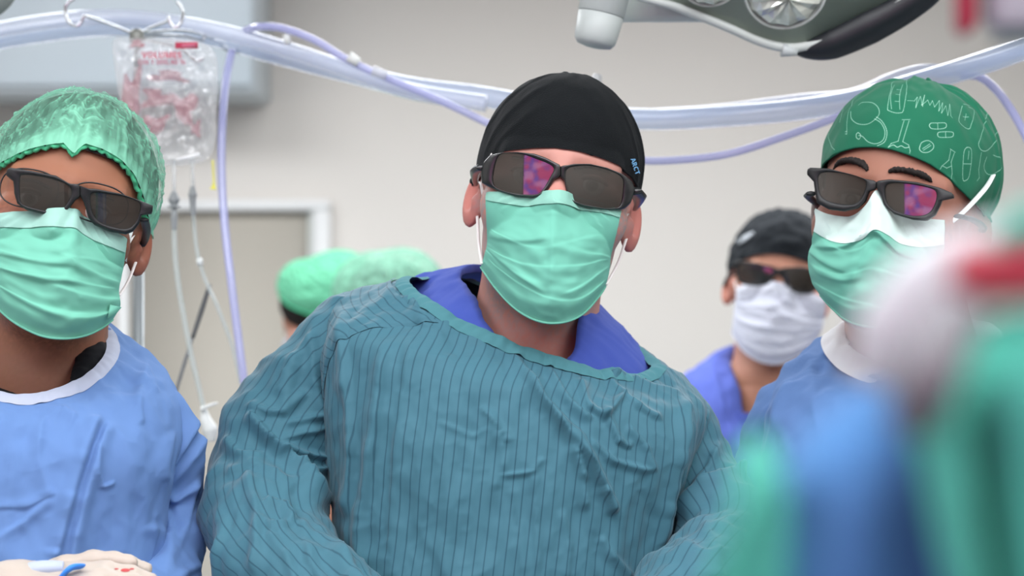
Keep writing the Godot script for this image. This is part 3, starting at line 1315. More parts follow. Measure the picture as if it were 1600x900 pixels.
func scrub_collar(p: Node3D, t: Transform3D) -> void:
	# the blue shirt under the gown: a ring of cloth round the neck, open in a V
	var m := cloth("blue scrub cloth", rgb(66, 84, 164), 0.3)
	var inner := [[720, 426, 2.53], [742, 470, 2.47], [768, 520, 2.43], [830, 600, 2.41], [890, 560, 2.43], [902, 512, 2.45], [905, 470, 2.50], [890, 440, 2.58], [820, 420, 2.62], [750, 415, 2.58]]
	var outer := [[628, 478, 2.54], [640, 530, 2.45], [690, 590, 2.41], [820, 650, 2.40], [930, 645, 2.42], [996, 630, 2.46], [1020, 606, 2.505], [1019, 573, 2.545], [962, 508, 2.61], [820, 450, 2.66], [640, 438, 2.585]]
	sheet_between(p, "scrub_shirt", inner, outer, m, 10, 0.004)

func sheet_between(p: Node3D, called: String, inner: Array, outer: Array, m: Material, rows: int, puff: float, strokes: Array = []) -> MeshInstance3D:
	var a := curve(inner.map(func(q): return at(q[0], q[1], q[2])), 160, true)
	var b := curve(outer.map(func(q): return at(q[0], q[1], q[2])), 160, true)
	var c := Cloth.new()
	c.rows = rows + 2
	c.cols = 161
	for j in rows + 2:
		for i in 161:
			var s := maxf(float(j - 1) / rows, 0.0)
			var q := a[i % 160].lerp(b[i % 160], s)
			q.y += puff * sin(s * PI) + (-0.006 if j == 0 else 0.0)
			q.z += puff * sin(s * PI) - (0.002 if j == 0 else 0.0)
			c.p.append(q)
	lay_uv(c, 80, 0.1)
	normals_of(c, true)
	for i in c.n.size():
		if c.n[i].z < 0:
			c.n[i] = -c.n[i]
	fold(c, strokes, 0.0022, 26.0)
	return put(called, cloth_bag(c).mesh(), m, p)

func pinstripe() -> StandardMaterial3D:
	var im := Image.create_empty(256, 8, false, Image.FORMAT_RGB8)
	for x in 256:
		var k := x % 32
		var d := absf(k - 15.5)
		var c := rgb(61, 106, 121).lerp(rgb(38, 76, 91), clampf(2.6 - d, 0.0, 1.0) * 0.8)
		var band := 0.5 + 0.5 * sin(x * 1.9)
		c = c.lerp(rgb(66, 111, 126), band * 0.12)
		for y in 8:
			im.set_pixel(x, y, c)
	var m := cloth("teal pinstriped cotton", Color.WHITE, 0.25)
	m.albedo_texture = ImageTexture.create_from_image(im)
	m.roughness = 0.68
	m.metallic_specular = 0.32
	return m

func teal_gown(p: Node3D) -> void:
	var m := pinstripe()
	var tile := 0.0098 * 8
	var rings := [
		[828, 510, 2.5, 190, 0.085, 0.10, 0.36, 0.022, 2.0],
		[822, 520, 2.5, 225, 0.100, 0.115, 0.30, 0.032, 2.05],
		[806, 560, 2.5, 288, 0.125, 0.125, 0.22, 0.030, 2.2],
		[800, 650, 2.5, 292, 0.140, 0.125, 0.10, 0.018, 2.4],
		[788, 790, 2.5, 268, 0.150, 0.125, 0.02, 0.006, 2.4],
		[775, 930, 2.5, 262, 0.160, 0.13, 0.0, 0.0, 2.3],
		[776, 1080, 2.5, 265, 0.16, 0.13, 0.0, 0.0, 2.3],
		[778, 1300, 2.5, 280, 0.16, 0.14, 0.0, 0.0, 2.2],
		[780, 1700, 2.5, 305, 0.17, 0.16, 0.0, 0.0, 2.1],
		[780, 2250, 2.5, 330, 0.17, 0.17, 0.0, 0.0, 2.1]]
	var c := torso(rings, [10, 22, 34, 50, 44, 14, 6, 6, 6], 230, 60, tile)
	face_out(c, at(800, 700, 2.5))
	# traced folds of the front: points, width, height in millimetres
	var st := strokes_at([
		[[805, 560, 850, 630, 905, 680, 945, 760, 960, 795], 12, 8.0],
		[[820, 595, 875, 660, 925, 720, 955, 800], -9, 6.4],
		[[905, 600, 918, 640, 945, 655, 975, 625], -7, 7.2],
		[[860, 580, 885, 625, 920, 655], 8, 6.4],
		[[870, 655, 900, 700, 915, 745], 8, 4.8],
		[[960, 590, 1000, 600, 1060, 625], 7, 6.4],
		[[955, 600, 990, 640, 1030, 660], -7, 5.6],
		[[930, 560, 960, 590, 1010, 585, 1075, 600], 7, 5.6],
		[[925, 690, 960, 720, 1010, 735], 8, 4.8],
		[[940, 640, 965, 690, 985, 700], -7, 4.8],
		[[895, 700, 910, 740, 915, 790], 9, 4.8],
		[[985, 670, 1010, 700, 1020, 735], 7, 4.0],
		[[1078, 640, 1060, 720, 1040, 800, 1030, 890], 12, 9.6],
		[[600, 560, 585, 700, 570, 800, 565, 900], 14, 8.0],
		[[640, 540, 620, 700, 610, 860], -16, 4.0],
		[[530, 500, 540, 600, 550, 700, 545, 800], 12, 8.0],
		[[770, 650, 790, 720, 775, 760], 9, 3.5],
		[[755, 640, 785, 672, 795, 690], -7, 3.5],
		[[790, 740, 830, 735, 845, 715], 6, 3.8],
		[[835, 740, 838, 800, 842, 880], 8, 3.8],
		[[800, 760, 812, 820, 815, 890], -10, 3.2],
		[[700, 700, 705, 800, 700, 900], 18, 2.9],
		[[880, 800, 890, 850, 885, 900], 10, 3.5],
		[[940, 840, 955, 870, 985, 900], 9, 4.2],
		[[640, 470, 660, 510, 690, 530], 8, 2.9],
		[[690, 660, 740, 680, 760, 668], 6, 1.9]], 2.37)
	fold(c, st, 0.0030, 17.0)
	normals_of(c, true)
	face_out(c, at(800, 700, 2.5))
	var gown := put("surgical_gown", cloth_bag(c).mesh(), m, p)
	var edge_m := cloth("gown binding", rgb(74, 124, 132), 0.2)
	put("neck_binding", binding(c, 0, 0.013, 0.0025).mesh(), edge_m, gown)
	# the raglan piece over the shoulder, its stripes running across
	yoke(gown, c, m, tile)
	# sleeves
	var a := sleeve([[600, 520, 2.52, 60], [553, 548, 2.52, 84], [492, 612, 2.51, 84], [436, 690, 2.49, 88], [415, 770, 2.46, 93], [418, 845, 2.40, 98], [470, 905, 2.34, 92], [570, 985, 2.27, 80], [660, 1040, 2.22, 62]], 150, 110, 0.85, tile)
	var sa := strokes_at([
		[[392, 655, 420, 690, 442, 712, 470, 752, 500, 790], 11, 16.9],
		[[500, 790, 545, 850, 592, 897], 12, 10.4],
		[[440, 700, 470, 716, 500, 722], -7, 7.8],
		[[445, 665, 480, 655, 512, 650], 7, 5.9],
		[[440, 690, 480, 680, 510, 668], -6, 5.2],
		[[455, 735, 490, 740, 512, 715], 7, 6.5],
		[[470, 620, 440, 650, 405, 650, 390, 640], 9, 6.5],
		[[480, 530, 465, 560, 450, 600, 440, 640], 9, 5.2],
		[[455, 560, 440, 590, 430, 620], -8, 5.2],
		[[485, 525, 488, 600, 500, 650], 9, 6.5],
		[[352, 690, 375, 715, 410, 712], 12, 6.5],
		[[360, 740, 395, 730, 430, 745, 455, 770], -10, 6.5],
		[[425, 780, 455, 785, 470, 800], 7, 7.8],
		[[420, 800, 440, 812, 460, 808], -6, 6.5],
		[[390, 740, 410, 780, 425, 830, 420, 870], 10, 6.5],
		[[365, 800, 360, 850, 365, 895], 12, 4.5],
		[[440, 820, 470, 850, 490, 890], 10, 5.2],
		[[480, 800, 500, 850, 530, 890], -11, 4.5]], 2.42)
	fold(a, sa, 0.0046, 14.0)
	put("sleeve", cloth_bag(a).mesh(), m, gown)
	var b := sleeve([[1010, 630, 2.53, 50], [1042, 650, 2.52, 58], [1078, 720, 2.51, 64], [1112, 790, 2.48, 72], [1140, 850, 2.42, 84], [1105, 890, 2.36, 84], [1040, 950, 2.30, 78], [960, 1010, 2.25, 62]], 130, 90, 0.85, tile)
	var sb := strokes_at([
		[[1165, 738, 1110, 772, 1066, 805], -10, 12.0],
		[[1085, 640, 1078, 720, 1062, 780], 9, 6.0],
		[[1110, 650, 1100, 700, 1075, 740], 8, 4.0],
		[[1130, 700, 1110, 740, 1090, 760], -8, 4.0],
		[[1050, 830, 1085, 850, 1120, 845], 8, 4.0],
		[[1060, 870, 1100, 880, 1140, 860], -8, 4.0],
		[[1090, 800, 1105, 840, 1100, 880], 9, 4.0]], 2.42)
	fold(b, sb, 0.005, 14.0)
	put("sleeve", cloth_bag(b).mesh(), m, gown)

func yoke(gown: Node3D, c: Cloth, m: Material, tile: float) -> void:
	var nfront := 230
	var front0 := 30
	var rows := 70
	var cols := 60
	var k := Cloth.new()
	k.rows = rows
	k.cols = cols
	for j in rows:
		var s := float(j) / (rows - 1)
		var row := lerpf(7.0, 66.0, s)
		# from over the shoulder to a slanting seam that meets the armhole
		var ia := front0 + nfront * (1.0 + 0.02)
		var ib := front0 + nfront * lerpf(0.72, 0.93, pow(s, 0.8))
		for i in cols:
			var q := c.sample(row, lerpf(ia, ib, float(i) / (cols - 1)))
			var rim := smooth(1.0, 0.94, float(i) / (cols - 1)) * smooth(1.0, 0.95, s)
			k.p.append(q[0] + q[1] * (0.0018 * rim - 0.0003))
	normals_of(k, false)
	for i in k.n.size():
		if k.n[i].z < 0:
			k.n[i] = -k.n[i]
	fold(k, [], 0.0010, 30.0)
	lay_uv(k, 0, tile)
	for i in k.uv.size():
		k.uv[i] = Vector2(k.uv[i].y, k.uv[i].x)
	put("shoulder_yoke", cloth_bag(k).mesh(), m, gown)

# ------------------------------------------------------------------ the person on the left
func person_with_bouffant() -> void:
	var t := head_at(103, 340, 2.42, 6, 10, -12, 1.0)
	var base := Vector3(at(60, 0, 2.44).x, 0, -2.44)
	var p := thing("person", "person at the left in sheer green bouffant cap, black stereo glasses and pale blue gown", "person", base)
	p.set_meta("lid", rgb(120, 84, 68))
	var neck := at(64, 570, 2.45)
	var sl := at(-130, 660, 2.47)
	var sr := at(235, 660, 2.47)
	var hip := Vector3(base.x, 0.98, -2.5)
	standing_bones(t, neck, sl, sr, hip)
	bone(at(240, 680, 2.455), at(268, 850, 2.445), 0.014, 0.014, 0.02)
	bone(at(268, 850, 2.445), at(160, 1000, 2.25), 0.014, 0.02, 0.02)
	bone(at(-100, 665, 2.45), at(-155, 860, 2.44), 0.028, 0.026, 0.03)
	bone(at(-155, 860, 2.44), at(-20, 1000, 2.25), 0.026, 0.026, 0.02)
	var tone := skin_tone(lin(146, 98, 76), lin(156, 96, 80), lin(60, 46, 40), 0.45, lin(130, 90, 72))
	put("body", skin_bag(t, neck, tone, 0.0031).mesh(), paint["skin"], p)
	eyes(p, t)
	# dark hair pressed under the net
	var rad := Vector3(0.0785, 0.0905, 0.1025)
	var hk := edge_keys(t, rad, [[-8, 262], [0, 258], [30, 245], [60, 235], [100, 230], [140, 238], [175, 252], [200, 275], [216, 300], [228, 345]], 1.9)
	var hp := func(phi: float, s: float) -> float: return 0.002 + 0.0025 * (1.0 - pow(s, 6)) + 0.0012 * crumple.get_noise_2d(phi * 14.0, s * 3.0)
	put("hair", cap_dome(t, rad, hk, hp, null, 120, 50).mesh(), cloth("dark hair", rgb(30, 27, 26), 0.3), p)
	for s in [-1, 1]:
		brow(p, t, [[0.012 * s, 0.008, 0.0925], [0.028 * s, 0.013, 0.0895], [0.046 * s, 0.013, 0.0785]], [0.002, 0.003, 0.0015], mat("black brow", rgb(26, 20, 18), 0.9))
	bouffant(p, t, [[-12, 268], [0, 262], [20, 250], [45, 238], [75, 230], [100, 227], [110, 238], [116, 243], [122, 236], [132, 228], [160, 237], [185, 252], [203, 272], [215, 298], [222, 325], [226, 352]], 1.95, 0.001, rgb(124, 196, 166), 7.0)
	# glasses over a pair of thin wire spectacles
	var black := mat("matt black plastic", rgb(22, 23, 25), 0.5)
	var lens_m: Material = paint["dark stereo lens"]
	var g := {"tilt": 0.3, "ox": 0.0, "oy": 240.0, "s": 6.4, "z": 0.108, "wrap": 0.22, "thick": 0.006, "bow": 0.45, "cx": 0.0, "lens": [
		[[222, 208], [380, 218], [560, 258], [668, 305], [716, 370], [690, 462], [615, 562], [555, 582], [430, 566], [255, 520], [206, 478], [196, 350], [200, 250]],
		[[920, 392], [1090, 400], [1260, 430], [1392, 490], [1392, 590], [1342, 702], [1265, 750], [1150, 736], [1010, 690], [940, 620], [908, 510]]],
		"outer": [
		[[800, 300], [740, 306], [690, 294], [560, 218], [300, 166], [90, 136], [64, 160], [62, 212], [128, 258], [138, 330], [142, 400], [170, 492], [260, 552], [450, 602], [590, 612], [655, 580], [720, 500], [760, 450], [800, 432]],
		[[800, 300], [840, 318], [870, 346], [960, 350], [1200, 396], [1400, 466], [1530, 518], [1522, 592], [1490, 602], [1420, 575], [1392, 690], [1332, 770], [1260, 800], [1100, 772], [940, 702], [880, 630], [850, 520], [825, 450], [800, 432]]],
		"temples": [[[-0.078, 0.0, 0.088], [-0.081, -0.002, 0.05], [-0.079, -0.004, 0.0], [-0.077, -0.008, -0.01]], [[0.078, -0.001, 0.088], [0.081, -0.004, 0.05], [0.079, -0.006, 0.0], [0.077, -0.010, -0.01]]]}
	glasses(p, t, g, black, lens_m)
	var wire := mat("thin black wire", rgb(18, 18, 20), 0.35)
	var first: MeshInstance3D = null
	for q in [[[70, 305], [-0.032, 0.0]], [[187, 330], [0.034, 0.0]]]:
		var ring := []
		for i in 25:
			var a := TAU * i / 24
			var x: float = q[1][0] + 0.0275 * spow(cos(a), 0.8)
			ring.append(t * Vector3(x, 0.004 + 0.0185 * spow(sin(a), 0.8), 0.0975 - x * x / 0.3))
		var o := put("wire_spectacles" if first == null else "rim", tube(ring, [0.0008], 6, 2, false).mesh(), wire, p if first == null else first)
		if first == null:
			first = o
	put("bridge", tube([t * Vector3(-0.006, 0.004, 0.096), t * Vector3(0, 0.007, 0.098), t * Vector3(0.007, 0.004, 0.096)], [0.0008], 6, 4).mesh(), wire, first)
	# mask
	var md := {"seed": 9.0, "wrap": 0.062, "band": 0.14, "mid": 0.56,
		"top": [[-32, 352], [0, 342], [40, 334], [85, 330], [118, 327], [133, 340], [165, 362], [200, 382]],
		"right": [[200, 382], [195, 410], [190, 432], [186, 455], [188, 478], [176, 500]],
		"bottom": [[-34, 440], [-10, 475], [20, 503], [60, 524], [95, 530], [130, 526], [158, 514], [176, 500]],
		"left": [[-32, 352], [-34, 380], [-36, 410], [-34, 440]],
		"creases": [[0.0, 0.4, 0.6, 0.42, 0.05, 0.003], [1.0, 0.5, 0.55, 0.36, 0.05, 0.004], [0.1, 0.55, 0.7, 0.55, 0.05, 0.0035], [1.0, 0.72, 0.5, 0.6, 0.06, 0.004], [0.95, 0.85, 0.4, 0.78, 0.05, 0.003], [0.2, 0.75, 0.55, 0.82, 0.05, 0.003]]}
	var fm := face_mask(p, t, md, mask_cloth("left mint mask", rgb(112, 182, 160)), mask_cloth("left pale band", rgb(148, 190, 178)), [
		[[198, 386, 0.045], [206, 372, 0.02], [212, 362, 0.0]], [[186, 462, 0.045], [200, 440, 0.02], [212, 410, 0.0]]], paint["white elastic"])
	# the white corner of the band that stands off the cheek
	var ear := PackedVector3Array([t * on_head(t, 166, 362, 0.072), t * on_head(t, 208, 362, 0.046), t * on_head(t, 200, 388, 0.052), t * on_head(t, 198, 410, 0.058), t * on_head(t, 182, 392, 0.068)])
	put("band_corner", slab(ear, t.basis.z.normalized() * -0.001).mesh(), mat("white band", rgb(226, 234, 234), 0.7), fm)
	var tip := PackedVector3Array([t * on_head(t, 172, 476, 0.085), t * on_head(t, 190, 480, 0.07), t * on_head(t, 180, 492, 0.074), t * on_head(t, 168, 498, 0.085)])
	put("loose_corner", slab(tip, t.basis.z.normalized() * -0.001).mesh(), paint["left mint mask"], fm)
	blue_gown(p)
	gloves(p)
	shoes(p, hip, paint["white clog"])

func bouffant(p: Node3D, t: Transform3D, trace: Array, back: float, full: float, c: Color, s0: float) -> void:
	var rad := Vector3(0.0805, 0.0925, 0.1045)
	var keys := edge_keys(t, rad, trace, back)
	# long loose folds: they run out from the gathered front and cross over the crown
	var ridge := func(phi: float, s: float, k: float) -> float:
		var w := 0.6 * crumple.get_noise_2d(phi * 0.9 + s0 + k * 7.0, s * 1.5 + k)
		var along := phi * (0.7 + 0.6 * s) * (1.3 + 1.1 * k) + w * 1.6 + (3.0 - k) * s
		return maxf(0.0, 1.0 - 4.5 * absf(crumple.get_noise_2d(along, s * (0.6 + 0.5 * k) + 1.5 * w + s0 * k)))
	var puff := func(phi: float, s: float) -> float:
		var body := full * pow(sin(PI * pow(clampf(s, 0.0, 1.0), 0.8)), 0.7) * (0.8 + 0.25 * cos(phi * 2.0))
		var gather := smooth(0.72, 1.0, s) * 0.0018 * sin(phi * 58.0 + 2.0 * sin(phi * 9.0 + s0)) * smooth(1.02, 0.9, s)
		var lumps := 0.0022 * crumple.get_noise_2d(phi * 2.0 + s0, s * 3.0)
		return 0.0055 + body + gather + (lumps + 0.0026 * ridge.call(phi, s, 1.0) + 0.0018 * ridge.call(phi, s, 2.0)) * sin(PI * clampf(s, 0.03, 0.97))
	var shade := func(phi: float, s: float, _pf: float) -> Color:
		var a := 0.22 + 0.34 * pow(ridge.call(phi, s, 1.0), 3.0) + 0.34 * pow(ridge.call(phi, s, 2.0), 4.0) + 0.2 * pow(ridge.call(phi, s, 3.0), 3.0)
		a += 0.12 * smooth(0.45, 0.8, s) + 0.35 * smooth(0.86, 0.97, s) + 0.3 * exp(-pow(phi / 0.3, 2)) * smooth(0.4, 0.85, s)
		a *= 1.0 - 0.35 * smooth(0.05, 0.3, crumple.get_noise_2d(phi * 9.0 + 3.0, s * 7.0)) * smooth(0.95, 0.7, s)
		return Color(1, 1, 1, clampf(a, 0.0, 0.94))
	var m := mat("sheer bouffant " + p.name, c, 0.8)
	m.vertex_color_use_as_albedo = true
	m.transparency = BaseMaterial3D.TRANSPARENCY_ALPHA
	m.backlight_enabled = true
	m.backlight = Color(0.4, 0.4, 0.4)
	var cap := put("bouffant_cap", cap_dome(t, rad, keys, puff, shade, 320, 130).mesh(), m, p)
	var hem := []
	var n := 240
	for i in n:
		var phi := -PI + TAU * i / n
		var dir := dome_dir(phi, edge_angle(keys, phi) + 0.012 * sin(i * 1.9))
		hem.append(t * (Vector3(0, 0.03, -0.012) + dir * (dome_r(dir, rad) + 0.001 + 0.0012 * sin(i * 1.3))))
	hem.append(hem[0])
	put("elastic_hem", tube(hem, [0.0024], 7, 1, false).mesh(), cloth("bouffant hem " + p.name, rgb(84, 190, 142)), cap)

func blue_gown(p: Node3D) -> void:
	var m := cloth("pale blue gown cloth", rgb(96, 128, 178), 0.3)
	m.backlight_enabled = true
	m.backlight = Color(0.12, 0.12, 0.12)
	var rings := [
		[62, 552, 2.42, 104, 0.078, 0.08, 0.02, 0.038, 2.0],
		[62, 566, 2.42, 130, 0.090, 0.095, 0.0, 0.045, 2.05],
		[58, 610, 2.42, 205, 0.112, 0.115, 0.0, 0.036, 2.2],
		[55, 690, 2.42, 228, 0.125, 0.12, 0.0, 0.018, 2.4],
		[50, 800, 2.42, 208, 0.135, 0.12, 0.0, 0.006, 2.4],
		[50, 930, 2.42, 210, 0.145, 0.12, 0.0, 0.0, 2.3],
		[50, 1070, 2.42, 214, 0.145, 0.12, 0.0, 0.0, 2.3],
		[50, 1280, 2.42, 230, 0.15, 0.13, 0.0, 0.0, 2.2],
		[50, 1650, 2.42, 255, 0.155, 0.15, 0.0, 0.0, 2.1],
		[50, 2150, 2.42, 280, 0.16, 0.16, 0.0, 0.0, 2.1]]
	var c := torso(rings, [10, 20, 30, 46, 44, 12, 6, 6, 6], 200, 50, 0.1)
	face_out(c, at(55, 700, 2.42))
	var st := strokes_at([
		[[145, 662, 128, 720, 110, 780, 92, 860, 86, 900], 15, 9.0],
		[[160, 670, 140, 740, 118, 830, 110, 900], -12, 6.0],
		[[150, 700, 150, 740, 158, 762, 172, 755], 6, 3.0],
		[[45, 640, 90, 650, 110, 660], 12, 3.0],
		[[60, 660, 62, 720, 80, 770], 14, 3.0],
		[[0, 840, 40, 815, 80, 780], 10, 3.5],
		[[0, 790, 45, 790, 85, 770], -10, 2.5],
		[[160, 560, 200, 590, 220, 620], 9, 3.0],
		[[195, 580, 200, 640, 210, 665], 9, 3.0],
		[[155, 580, 190, 605, 240, 610], -8, 2.5],
		[[250, 690, 240, 750, 245, 800, 262, 860], 10, 6.0],
		[[215, 830, 235, 860, 232, 895], 10, 4.0],
		[[30, 700, 20, 780, 10, 860], 14, 2.5]], 2.3)
	fold(c, st, 0.0034, 15.0)
	var gown := put("surgical_gown", cloth_bag(c).mesh(), m, p)
	normals_of(c, true)
	face_out(c, at(55, 700, 2.42))
	put("neck_binding", binding(c, 0, 0.012, 0.0016).mesh(), cloth("white binding", rgb(172, 180, 198), 0.2), gown)
	var a := sleeve([[200, 630, 2.44, 40], [235, 655, 2.44, 54], [266, 720, 2.45, 52], [275, 800, 2.45, 40], [266, 880, 2.42, 44], [230, 950, 2.34, 52], [160, 1000, 2.24, 44]], 110, 70, 1.0, 0.1)
	var sa := strokes_at([
		[[300, 640, 275, 700, 250, 755], 9, 6.0],
		[[300, 680, 285, 720, 250, 770], -8, 5.0],
		[[300, 690, 312, 720, 318, 760], 8, 4.0],
		[[250, 760, 262, 790, 300, 760], 8, 5.0],
		[[245, 790, 260, 830, 265, 880], 9, 6.0],
		[[295, 770, 280, 830, 268, 890], 8, 4.0],
		[[320, 880, 300, 892, 285, 900], 7, 6.0]], 2.38)
	fold(a, sa, 0.0045, 14.0)
	put("sleeve", cloth_bag(a).mesh(), m, gown)
	var b := sleeve([[-70, 630, 2.44, 40], [-110, 660, 2.44, 54], [-150, 730, 2.45, 52], [-165, 800, 2.45, 48], [-150, 880, 2.42, 50], [-90, 950, 2.34, 52], [-20, 1000, 2.24, 44]], 60, 40, 1.0, 0.1)
	fold(b, [], 0.0045, 14.0)
	put("sleeve", cloth_bag(b).mesh(), m, gown)
	# black shirt and the tied collar behind it
	sheet_between(p, "undershirt", [[-6, 560, 2.42], [-10, 600, 2.39], [60, 625, 2.36], [105, 600, 2.37], [122, 560, 2.40], [136, 530, 2.44], [70, 510, 2.50], [10, 520, 2.50]], [[-35, 560, 2.43], [-30, 620, 2.37], [60, 640, 2.35], [125, 622, 2.36], [152, 575, 2.40], [163, 532, 2.45], [70, 520, 2.52], [-20, 530, 2.52]], cloth("black knit", rgb(18, 20, 24), 0.15), 8, 0.003)

# ---- a gloved pair of hands folded at the waist
func hand(p: Node3D, wrist: Vector3, along: Vector3, palm: Vector3, curl: Array, thumb: float, m: Material, size := 1.0) -> MeshInstance3D:
	no_bones()
	head_on = false
	var f := along.normalized()
	var n := (palm - f * palm.dot(f)).normalized()
	var s := f.cross(n)
	var lo := Vector3(1e9, 1e9, 1e9)
	var hi := -lo
	for k in 4:
		var off := (k - 1.5) * 0.019 * size
		bone(wrist + s * off * 0.6, wrist + f * 0.085 * size + s * off, 0.017 * size, 0.0125 * size, 0.014)
	var len := [0.072, 0.082, 0.076, 0.060]
	for k in 4:
		var off := (k - 1.5) * 0.020 * size
		var a := wrist + f * 0.085 * size + s * off
		var ang := 0.0
		var parts := [0.45, 0.31, 0.24]
		for j in 3:
			ang += curl[k] * [0.7, 1.0, 0.7][j]
			var d: Vector3 = (f * cos(ang) + n * sin(ang)).normalized()
			var b: Vector3 = a + d * len[k] * size * parts[j]
			bone(a, b, (0.0108 - 0.0010 * j) * size, (0.0100 - 0.0010 * j) * size, 0.004)
			a = b
	var ta := wrist + f * 0.03 * size - s * 0.026 * size
	var td := (f * cos(thumb) - s * sin(thumb) + n * 0.35).normalized()
	bone(wrist + f * 0.01 - s * 0.012, ta, 0.017 * size, 0.0145 * size, 0.012)
	bone(ta, ta + td * 0.042 * size, 0.0135 * size, 0.0115 * size, 0.006)
	var td2 := (td * 0.9 + f * 0.35).normalized()
	bone(ta + td * 0.042 * size, ta + td * 0.042 * size + td2 * 0.03 * size, 0.0115 * size, 0.0098 * size, 0.004)
	bone(wrist - f * 0.05, wrist, 0.03 * size, 0.026 * size, 0.015)
	for i in cap_a.size():
		lo = lo.min(cap_a[i]).min(cap_b[i])
		hi = hi.max(cap_a[i]).max(cap_b[i])
	var bag := nets(lo - Vector3.ONE * 0.04, hi + Vector3.ONE * 0.04, 0.0034)
	for i in bag.v.size():
		var q := bag.v[i]
		bag.v[i] += Vector3(grain.get_noise_3dv(q * 60.0), crumple.get_noise_3dv(q * 70.0), grain.get_noise_3dv(q * 90.0)) * 0.0009
	return put("glove", bag.mesh(), m, p)

func gloves(p: Node3D) -> void:
	var m := mat("cream latex", rgb(178, 167, 156), 0.55)
	m.subsurf_scatter_enabled = true
	m.subsurf_scatter_strength = 0.05
	# far hand: its fingers rise above the near one; near hand lies level across the belly
	hand(p, at(0, 940, 2.235), Vector3(0.9, 0.40, 0.05), Vector3(0.1, -1, 0.2), [0.25, 0.3, 0.3, 0.3], 0.5, m, 0.86)
	var near := hand(p, at(26, 920, 2.17), Vector3(1, 0.06, 0.12), Vector3(0, -1, -0.35), [0.18, 0.2, 0.22, 0.25], 0.6, m, 0.86)
	var blood := mat("blood stain", rgb(176, 52, 56), 0.5)
	for q in [[196, 891, 0.0032, 0.002], [182, 889, 0.0015, 0.0012], [206, 889, 0.0016, 0.0012]]:
		put("blood_spot", lathe([[0.0, 0.0006], [q[2] * 0.7, 0.0005], [q[2], 0.0]], 14, Transform3D(Basis(Vector3.RIGHT, 0.9).scaled_local(Vector3(1.3, 1, 0.6)), at(q[0], q[1], 2.135))).mesh(), blood, near)
	put("cuff_band", tube([at(92, 905, 2.15), at(110, 888, 2.15), at(128, 885, 2.16)], [0.004, 0.007, 0.005], 12, 6, true, 0.4).mesh(), mat("blue cuff", rgb(44, 128, 226), 0.5), near)
	put("wrap", tube([at(15, 915, 2.2), at(55, 893, 2.17), at(100, 888, 2.17)], [0.010, 0.013, 0.009], 16, 8, true, 0.7).mesh(), mat("white wrap", rgb(168, 178, 196), 0.6), near)

